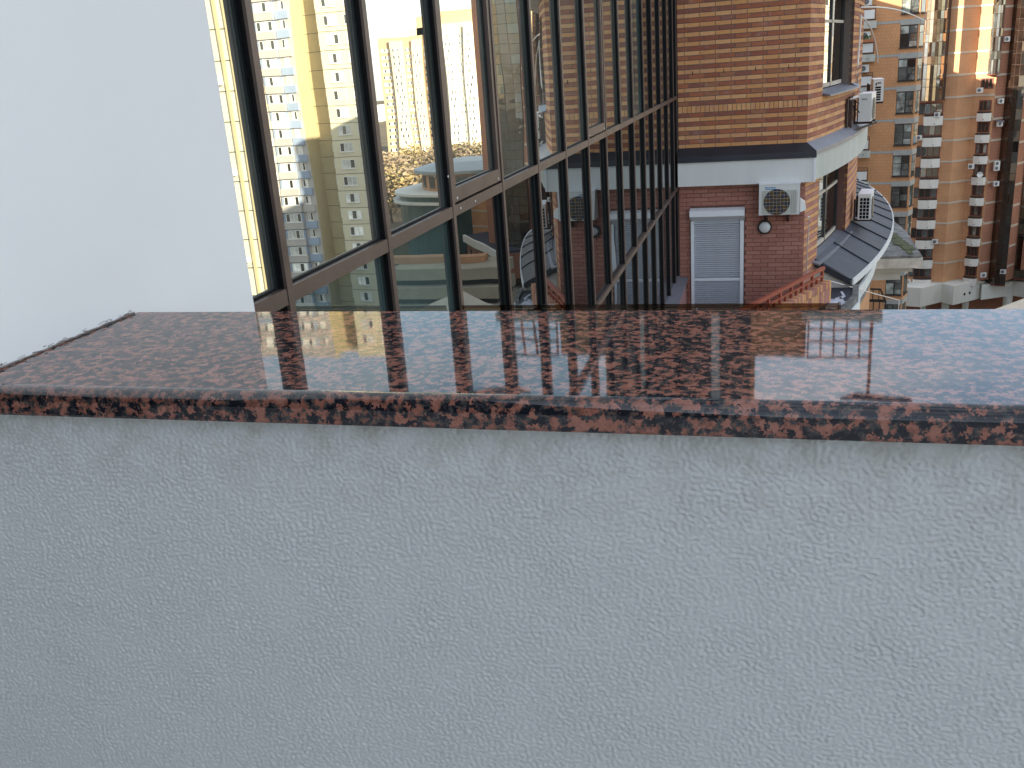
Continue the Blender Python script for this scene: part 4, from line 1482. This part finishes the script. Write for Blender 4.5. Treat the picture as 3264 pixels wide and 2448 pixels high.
glass_bay(oL, uL, nL, LL, at(*Z7(1360, 925), 151).z, TTOP, 2.4, 8, (1.9, 1.085), ('bronze', 'bronze', 'bronzed', 'wgl'), 'cap')
o_, u_, n_ = oR, uR, nR
RX = LR*.56
glass_bay((oR[0]+uR.x*RX, oR[1]+uR.y*RX), uR, nR, LR*.56, at(*Z7(1890, 683), 151).z, TTOP, 1.0, 6, (1.9, 1.085), ('bronze', 'wgl', 'bronzed', 'wgl'), 'cap')
o_, u_, n_, L_ = frame2(PE, PF)
glass_bay(o_, u_, n_, L_, TBASE-.6, TTOP, .5, 4, (1.5, 1.485), ('bronzed', 'bronzed', 'bronzed', 'bronzed', 'wgd', 'wgd'), 'cap')
o_, u_, n_, L_ = frame2((PG[0]+.2, PG[1]-.1), (PG[0]+6, PG[1]+2.5))
glass_bay(o_, u_, n_, L_, TBASE, TTOP, .5, 4, (1.5, 1.485), ('bronzed', 'bronzed', 'wgd'), 'cap')
# podium: faceted white base on columns
zpb = -37.7
pod = [(19.55, 148.6), (21.9, 147.9), (25.3, 151.0), (26.63, 149.2), (30.9, 153.3), (31.0, 157.6), (31.9, 158.2)]
part('podium', MB().prism([(19.55, 148.2), (21.9, 147.3), (25.3, 150.3), (26.6, 148.4), (30.9, 152.3), (31.0, 160), (19.55, 160)], zpb, TBASE), M['pod'], tw)
part('podium', MB().prism([(31.02, 151.5), (35.8, 154.2), (38.2, 151.8), (44, 157), (44, 163), (31.02, 163)], zpb, TBASE-.65), M['pod'], tw)
for (x_, y_, yy) in ((1650, 1337, 150.2), (1698, 1325, 151.0)):
    c_ = at(*Z8(x_, y_), yy)
    part('porthole', MB().disc((c_.x, yy, c_.z), (.68, -.73, 0), .22, .25, 16), M['rubber'], tw)
for (x_, y_, yy) in ((1862, 1217, 152.4), (1905, 1205, 152.9)):
    c_ = at(*Z8(x_, y_), yy)
    part('porthole', MB().disc((c_.x, yy, c_.z), (.5, -.87, 0), .24, .35, 16), M['rubber'], tw)
for (xa, xb, yy) in ((1255, 1305, 150.5), (1450, 1520, 151.2), (1640, 1700, 153.0), (2010, 2100, 154.0)):
    pa, pb = at(*Z8(xa, 1450), yy), at(*Z8(xb, 1450), yy)
    part('column', MB().disc(((pa.x+pb.x)/2, yy, -42), (0, 0, 1), (pb.x-pa.x)/2, 42+zpb+.02, 16), M['pod'], tw)
part('lower_wall', MB().box(18, 46, 156, 158, -42, zpb), M['towred'], tw)
# dish and small condensers on the tower
c_ = at(*Z8(1805, 237), 149.6)
dsh = thing('satellite_dish', 'white satellite dish fixed to the front of a right hand balcony', 'satellite dish', tuple(c_))
mb = MB()
for (rr, d) in ((.40, 0),):
    mb.disc(tuple(c_), (-.2, -1, .25), rr, .03, 20, 0, -.06)
part('reflector', mb, M['acwhite'], dsh)
part('arm', MB().tube([tuple(c_+Vector((0, 0, -.3))), tuple(c_+Vector((-.1, -.45, .0)))], .02, 6), M['greyprint'], dsh)
for (zf, x_, y_, yy, nn, lab) in (
    (Z7, 2040, 385, 152.2, (.4, -.92), 'small unit high on the red strip, nearest the top of the picture'),
    (Z7, 1985, 955, 152.0, (.4, -.92), 'small unit on the red strip level with the lower rim of the big glass bay'),
    (Z7, 1975, 1165, 151.8, (.4, -.92), 'larger unit under a little canopy on the red strip'),
    (Z7, 1951, 1528, 151.8, (.4, -.92), 'upper one of a close pair of units on the red strip'),
    (Z7, 1946, 1572, 151.8, (.4, -.92), 'lower one of a close pair of units on the red strip'),
    (Z8, 1942, 340, 151.8, (.4, -.92), 'small unit on the red strip below the close pair'),
    (Z8, 1725, 180, 150.9, (-.3, -.95), 'small unit just left of the balcony that carries the satellite dish'),
    (Z7, 1408, 1080, 150.6, (-.1, -.99), 'small unit under the topmost wide loggia of the tower'),
    (Z7, 1240, 1292, 151.0, (-.1, -.99), 'small unit left of the topmost white balcony of the left column'),
    (Z7, 1805, 855, 151.0, (-.3, -.95), 'small unit under the topmost window of the right loggia column'),
    (Z8, 1826, 1180, 151.0, (.4, -.92), 'grey unit on the podium just right of the lowest right balcony'),
    (Z8, 2020, 1148, 151.6, (-.3, -.95), 'dark unit at the foot of the tall dark glass strip'),
    (Z8, 1137, 1242, 150.6, (-.1, -.99), 'small unit left of the lowest balcony of the left column'),
    (Z8, 1388, 872, 150.6, (-.1, -.99), 'small unit at the right end of a left column balcony, half hidden')):
    p = at(*zf(x_, y_), yy)
    n_ = Vector(nn).normalized()
    far_ac(lab, (p.x, p.y), n_, p.z, .80, .68)
cn = thing('unit_canopy', 'little grey sheet canopy over the larger unit on the red strip', 'canopy', tuple(at(*Z7(1975, 1105), 151.6)))
p = at(*Z7(1950, 1112), 151.9)
part('sheet', MB().hexa([(p.x, p.y, p.z), (p.x+1.05, p.y, p.z-.05), (p.x+1.05, p.y-.7, p.z-.22), (p.x, p.y-.7, p.z-.17)],
                        [(p.x, p.y, p.z+.04), (p.x+1.05, p.y, p.z-.01), (p.x+1.05, p.y-.7, p.z-.18), (p.x, p.y-.7, p.z-.13)]), M['zinc'], cn)
# pale roof beyond the right end of the granite
br_ = solo('beige_roof', MB().hexa([(9.6, 46, -12.6), (14, 50, -12.6), (16, 46, -12.6), (12, 41, -12.6)], [(10.2, 47.3, -12), (14.3, 52, -11.9), (16.5, 47, -12.3), (12, 42, -12.4)]),
           M['roofbeige'], 'pale beige sheet roof at the far right just above the granite', 'roof')

# ------------------------------------------------------------------ across the courtyard: what the mirror glass shows
def across(px, py, Y):
    """real place of something surveyed through the mirror facade at path distance Y"""
    p = at(px, py, Y)
    return Vector((2*XG-p.x, p.y, p.z))
M['cream'] = mat('cream_panel', (.66, .59, .42), .85, .07, .4)
M['creamdk'] = mat('shaded_cream_panel', (.46, .38, .21), .85, .07, .4)  # cream darkened: shade of the recessed strip put into the colour
M['bluep'] = mat('blue_grey_panel', (.30, .36, .46), .85, .08, .4)
M['greyp'] = mat('grey_beige_panel', (.46, .42, .38), .85, .08, .4)
M['whitep'] = mat('white_panel', (.72, .70, .64), .85, .06, .4)
M['joint'] = mat('dark_panel_joint', (.10, .09, .07), .9, .1, 2)
M['farbrick'] = mat('far_tan_brick', (.60, .42, .25), .9, .08, .1)
M['farcream'] = mat('far_cream_brick', (.68, .58, .42), .9, .08, .1)
M['curtain'] = mat('net_curtain', (.72, .70, .64), .8, .35, .8, rand=.4)
M['copper'] = mat('grey_metal_roof', (.30, .33, .34), .5, .1, .3)
M['beige'] = mat('beige_stone', (.40, .36, .27), .85, .1, .5)
M['yellow'] = mat('yellow_sign', (.60, .34, .03), .6, .05, 2)
M['blueroof'] = mat('blue_sheet_roof', (.16, .23, .33), .5, .1, .5)
M['bark'] = mat('bark', (.10, .075, .055), .95, .3, 3)
M['leafs'] = [mat('autumn_leaf_%s' % k, c, .8, .35, 1.5, rand=.3) for k, c in
              (('gold', (.34, .25, .11)), ('brown', (.27, .20, .13)), ('olive', (.19, .17, .09)))]

def win_mesh(W_, H_, n_, key):
    """a white framed window: frame bars in front of panes, facing -y"""
    mb = MB()
    f = .10
    mb.box(0, W_, -.06, .0, 0, f, 0).box(0, W_, -.06, .0, H_-f, H_, 0)
    for i in range(n_+1):
        x = (W_-f)*i/n_
        mb.box(x, x+f, -.06, .0, f, H_-f, 0)
    mb.box(-.08, W_+.08, -.16, .0, -.10, -.005, 0)
    for i in range(n_):
        x0 = (W_-f)*i/n_+f
        x1 = (W_-f)*(i+1)/n_
        mb.box(x0, x1, -.03, -.02, f, H_-f, 1 if (i+key) % 3 == 0 else 2)
    return mb.mesh('window', [M['whitep'], M['wgd'], M['curtain']])
WM = {}
def far_window(parent, x, y, z, W_, H_, n_):
    k = (W_, H_, n_, rnd.randrange(3))
    if k not in WM:
        WM[k] = win_mesh(*k)
    b_ = BASE[parent.name]
    return link('window', WM[k], parent, (x-b_[0], y-b_[1], z-b_[2]))

# cream panel tower with the blue grey loggia wing
A = thing('panel_tower', 'tall sunlit cream and blue grey panel tower mirrored in the big left panes', 'building', (70, 150, -42))
part('cream_wing', MB().prism([(59.2, 147), (66.5, 147), (66.5, 163), (66.3, 163)], -42, 46), M['cream'], A)
part('stair_strip', MB().box(66.5, 70.3, 149.5, 165, -42, 46), M['creamdk'], A)
part('blue_wing', MB().box(70.3, 92, 145.5, 165, -42, 46), M['greyp'], A)
part('side_wall', MB().box(70.25, 70.3, 145.6, 149.5, -42, 46), M['creamdk'], A)
for k in range(-12, 20):
    zt = 10.2-2.793*k
    if zt-2.7 < -41.9:
        break
    part('panel_joint', MB().box(59.25, 66.52, 146.97, 146.99, zt+.45, zt+.53), M['joint'], A)
    part('panel_joint', MB().box(66.52, 70.24, 149.47, 149.49, zt+.45, zt+.53), M['joint'], A)
    far_window(A, 62.7, 146.99, zt-1.45, 2.4, 1.5, 3)
    far_window(A, 59.8, 146.99, zt-1.45, 1.7, 1.5, 3)
    far_window(A, 66.8, 149.49, zt-1.35, .95, 1.35, 2)
    # loggias: spandrels in changing colours with glazing above
    for j, (xa, xb) in enumerate(((70.6, 72.8), (72.9, 76.2), (76.4, 80.4), (80.6, 84.4))):
        m_ = ('bluep', 'greyp', 'whitep', 'cream')[(j+(0 if k > 4 else (0 if j < 2 else 1))+(rnd.random() < .2)) % 4]
        dep = (.35, .9, 1.3, .9)[j]
        part('spandrel', MB().box(xa, xb, 145.5-dep, 145.495, zt-2.65, zt-1.45), M[m_], A)
        if j:
            far_window(A, xa+.2, 145.5-dep+.1, zt-1.45, 2.7, 1.45, 4)
            part('loggia_back', MB().box(xa, xb, 145.5-dep+.1, 145.49, zt-1.449, zt-.02), M['bluep' if j == 1 else 'greyp'], A)
        else:
            far_window(A, xa+.6, 145.48, zt-1.35, 1.0, 1.35, 2)
# nearer cream tower at the left edge of the glass
B = thing('near_panel_tower', 'sunlit cream panel tower with dark joints mirrored in the leftmost glass strip', 'building', (50, 85, -42))
part('wall', MB().prism([(43.4, 83), (62, 83), (62, 91), (48.2, 91)], -42, 21), M['cream'], B)
for x in (45.2, 46.15):
    part('rib', MB().box(x, x+.3, 82.8, 82.995, -42, 20), M['creamdk'], B)
part('rib', MB().box(43.45, 44.4, 82.85, 82.994, -42, 20), M['creamdk'], B)
for k in range(-4, 14):
    z = .0641*83+.4-2.797*k
    if z < -40:
        break
    part('panel_joint', MB().box(45.5, 49.8, 82.96, 82.99, z-.05, z+.05), M['joint'], B)
    part('panel_joint', MB().box(43.47, 44.6, 82.82, 82.845, z-.04, z+.03), M['joint'], B)
    far_window(B, 47.6, 82.97, z-2.0, 1.6, 1.45, 2)
    far_window(B, 52.0, 82.97, z-2.0, 1.9, 1.45, 3)
    if k % 3 == 1:
        part('condenser_box', MB().box(46.7, 47.4, 82.5, 82.95, z-2.2, z-1.7), M['acwhite'], B)
# two far tan brick towers
def far_tower(name, label, x0, x1, Y, ztop, cm, tops):
    t = thing(name, label, 'building', ((x0+x1)/2, Y, -36))
    part('wall', MB().box(x0, x1, Y, Y+18, -36, ztop), M[cm], t)
    n_ = 5
    wd = (x1-x0)/n_
    for j in range(n_):
        if j % 2:
            part('bay', MB().box(x0+wd*j, x0+wd*(j+1), Y-1.2, Y-.005, -36, ztop-1.5), M['farcream' if cm == 'farbrick' else 'whitep'], t)
        z = ztop-6.0
        while z > -34:
            far_window(t, x0+wd*j+.8, Y-(1.2 if j % 2 else 0)-.02, z, wd-1.6, 1.5, 5)
            z -= 2.8
    for (xa, xb, z1, cm2) in tops:
        part('roof_block', MB().box(xa, xb, Y+3, Y+12, ztop, z1), M[cm2], t)
    return t
far_tower('brick_tower', 'distant tan brick apartment tower mirrored beside the sky', 138, 162, 406, 16.4, 'farbrick', ((140, 150, 19.5, 'farcream'), (138.5, 146, 24, 'farbrick')))
far_tower('pale_tower', 'distant bright pale apartment tower mirrored right of the tan one', 113, 134.5, 400, 20.0, 'farcream', ((117, 134, 25, 'farbrick'),))
part_n = 0
for (xr, Y, z0, z1, wd, cm, lab) in ((338, 800, -40, 6, 26, 'whitep', 'tallest white block on the mirrored skyline'), (366, 820, -40, -2, 30, 'farcream', 'cream block on the mirrored skyline'),
        (322, 760, -40, -14, 40, 'farbrick', 'low tan block in front of the white ones on the mirrored skyline'), (290, 700, -40, -20, 30, 'whitep', 'lowest white block on the mirrored skyline'),
        (392, 840, -40, 3, 30, 'whitep', 'white block at the left end of the mirrored skyline')):
    t = solo('city_block', MB().box(xr, xr+wd, Y, Y+20, z0, z1), M[cm], lab, 'building', 'mirrored skyline blocks')
# rising ground with autumn trees in front of the far towers
b = MB().hexa([(0, 215, -42.5), (420, 215, -42.5), (600, 1200, -42.5), (0, 1200, -42.5)], [(20, 216, -36), (420, 216, -36), (600, 1200, -29), (0, 1200, -29)])
tag(link('hillside', b.mesh('hillside', mat('autumn_ground', (.15, .105, .055), .95, .4, .08))), kind='structure')
crowns = []
for v in range(3):
    mb = MB()
    r2 = random.Random(20+v)
    blobs = [(r2.gauss(0, 1.3), r2.gauss(0, 1.3), 4.6+r2.uniform(-1.2, 2.6), r2.uniform(1.1, 1.9)) for k in range(9)]
    for k in range(620):
        bx_, by_, bz_, br2 = r2.choice(blobs)
        d = Vector((r2.gauss(0, 1), r2.gauss(0, 1), r2.gauss(0, .8))).normalized()*br2*r2.uniform(.55, 1.05)
        c_ = Vector((bx_, by_, bz_))+d
        a = Vector((r2.gauss(0, 1), r2.gauss(0, 1), r2.gauss(0, 1))).normalized()
        b_ = a.cross(Vector((r2.gauss(0, 1), r2.gauss(0, 1), r2.gauss(0, 1)))).normalized()
        s_ = r2.uniform(.16, .34)
        mb.add([c_-a*s_, c_+b_*s_*.7, c_+a*s_, c_-b_*s_*.7], [(0, 1, 2, 3)])
    crowns.append([mb.mesh('crown', m_) for m_ in M['leafs']])
mb = MB()
mb.tube([(0, 0, -.5), (.05, 0, 1.5), (.0, .1, 3.2), (.1, .1, 5.2)], .17, 7)
for k in range(5):
    a = k*1.26
    mb.tube([(0, .05, 2.0+.4*k), (.7*math.cos(a), .7*math.sin(a), 3.2+.4*k), (1.5*math.cos(a), 1.5*math.sin(a), 4.3+.4*k)], .07, 5)
trunk_me = mb.mesh('trunk', M['bark'])
for k in range(46):
    Y = rnd.uniform(222, 330)
    rr = rnd.uniform(.225, .43)
    t = thing('autumn_tree', 'autumn tree in the park mirrored under the far towers', 'tree', (rr*Y-3.2, Y, -36.0+(Y-216)*.007), rnd.uniform(0, 6), 'mirrored autumn trees')
    sc = rnd.uniform(1.2, 1.9)
    t.scale = (sc*1.25, sc*1.25, sc)
    link('trunk', trunk_me, t)
    link('crown', crowns[rnd.randrange(3)][rnd.choice((0, 1, 1, 2))], t)
# round pavilion with metal roofs
pv = thing('round_pavilion', 'round pavilion with grey metal roofs mirrored below the park', 'building', (56, 188, -42))
c0 = (57, 190)
def ring_poly(rx, ry, n_=40):
    return [(c0[0]+rx*math.cos(2*math.pi*i/n_), c0[1]+ry*math.sin(2*math.pi*i/n_)) for i in range(n_)]
part('roof', MB().hexa([(x, y, -18.0) for x, y in ring_poly(12, 12)], [(x, y, -16.8) for x, y in ring_poly(6, 6)]), M['copper'], pv)
part('eave', MB().prism(ring_poly(12.2, 12.2), -18.6, -18.01), M['copper'], pv)
part('drum', MB().prism(ring_poly(10.6, 10.6), -22.4, -18.61), M['towbrick'], pv)
for i in range(18):
    a = 2*math.pi*i/18
    part('drum_window', MB().obox((c0[0]+10.58*math.cos(a), c0[1]+10.58*math.sin(a)), Vector((-math.sin(a), math.cos(a))), Vector((math.cos(a), math.sin(a))), -1, 1, -.1, .08, -21.5, -19.2), M['wgd'], pv)
for z, r_ in ((-22.0, 15.5), (-23.5, 15.9)):
    part('white_ring', MB().prism(ring_poly(r_, r_), z-.45, z), M['whitep'], pv)
part('lower_drum', MB().prism(ring_poly(14.8, 14.8), -42, -22.46), mat('dark_green_glass_wall', (.05, .085, .075), .3, .3, .3), pv)
# beige stepped terraces
tr_ = thing('stone_terraces', 'beige stone terraces in dark shaded bands mirrored low in the glass', 'terrace', (40, 128, -42))
for i in range(6):
    z = -27.0-2.6*i
    part('terrace_step', MB().box(35, .425*(130-1.2*i)-3.2, 130-1.2*i, 138, z-1.7, z), M['beige'], tr_)
    part('dark_gap', MB().box(35.5, .425*(130-1.2*i)-3.5, 131-1.2*i, 138, z-2.6, z-1.701), M['winframe'], tr_)
part('brick_front', MB().box(38, 53.7, 134, 136, -26.99, -26.0), M['towbrick'], tr_)
# second orange tower with blue roof, portholes, yellow sign band and arch
t2 = thing('round_orange_tower', 'second orange tower with pale bands and a blue roof mirrored in the middle panes', 'building', (45, 178, -42))
SH = lambda x, y: (1480+x*.2411, 600+y*.2411)
xa, xb = across(*SH(540, 300), 175).x, across(*SH(80, 300), 175).x
pl = [(xa-6.5, 190), (xa-6.5, 176)]+[(xa-6.5+(xb-xa+6.5)*i/10, 175.5-2.2*math.sin(math.pi*i/10)) for i in range(11)]+[(xb, 190)]
part('wall', MB().prism(pl, -34, -20.5), M['towbrick'], t2)
for k in range(12):
    z = across(*SH(300, 290), 175).z-3.0*(k-8)
    if z > -21 or z < -33:
        continue
    pl2 = [(x_, y_-.08) for x_, y_ in pl]
    part('string_course', MB().prism(pl2, z-.16, z+.16), M['paleband'], t2)
    wx = across(*SH(385, 300), 174).x
    part('window', MB().box(wx-.9, wx+.9, 172.9, 173.6, z-2.2, z-.6), M['wgd'], t2)
part('roof', MB().prism(pl, -20.499, -20.2), M['slate'], t2)
t3 = thing('blue_roof_tower', 'slim orange tower with a pale cornice and a blue roof mirrored in the opening casement', 'building', (40, 176, -42))
part('wall', MB().box(35.5, 45.2, 170, 182, -42, 2.6), M['winframe'], t3)
part('brick_pier', MB().box(39.6, 42.0, 169.4, 169.99, -42, -1.5), M['towbrick'], t3)
for k in range(11):
    z = -5.6-3.0*k
    part('string_course', MB().box(39.55, 42.05, 169.3, 169.39, z-.2, z+.2), M['greyband'], t3)
for k in range(13):
    for x in (36.0, 37.6, 42.3, 43.7):
        part('window', MB().box(x, x+1.15, 169.8, 169.98, -36+3.0*k, -33.6+3.0*k), M[rnd.choice(('wgl', 'curtain', 'wgd'))], t3)
part('cornice', MB().box(35, 45.6, 169.2, 183, 2.61, 4.4), M['whitep'], t3)
part('roof', MB().hexa([(35, 169.2, 4.41), (45.6, 169.2, 4.41), (45.6, 183, 4.41), (35, 183, 4.41)], [(37, 173, 8.4), (43.6, 173, 8.4), (43.6, 181, 8.4), (37, 181, 8.4)]), M['blueroof'], t3)
e0, e1 = across(*SH(60, 672), 168), across(*SH(520, 790), 150)
o_, u_, n_, L_ = frame2((e1.x, e1.y), (e0.x, e0.y))
if n_.y > 0:
    n_ = -n_
an = thing('annex', 'low annex with white eave, portholes and a yellow sign band mirrored above the terraces', 'building', (e1.x, e1.y, -42))
zt = (e0.z+e1.z)/2
part('roof', MB().obox(o_, u_, n_, 0, L_, -4, .8, zt-.2, zt+.2), M['slate'], an)
part('eave', MB().obox(o_, u_, n_, -.2, L_+.2, .81, 1.3, zt-1.0, zt+.25), M['whitep'], an)
part('wall', MB().obox(o_, u_, n_, 0, L_, -4, .6, zt-4.6, zt-.21), M['towred'], an)
for k in range(5):
    a = L_*(.10+.19*k)
    part('porthole', MB().disc((o_[0]+u_[0]*a+n_[0]*.6, o_[1]+u_[1]*a+n_[1]*.6, zt-2.6), (n_[0], n_[1], 0), .55, .05, 16), M['wgd'], an)
part('sign_band', MB().obox(o_, u_, n_, .2, L_*.36, .601, .75, zt-4.5, zt-3.5), M['yellow'], an)
part('sign_band', MB().obox(o_, u_, n_, L_*.62, L_-.2, .601, .75, zt-4.5, zt-3.5), M['yellow'], an)
for k in range(5):
    a = L_*(.08+.21*k)
    part('column', MB().disc((o_[0]+u_[0]*a, o_[1]+u_[1]*a, -42), (0, 0, 1), .45, 42+zt-4.62, 12), M['pod'], an)
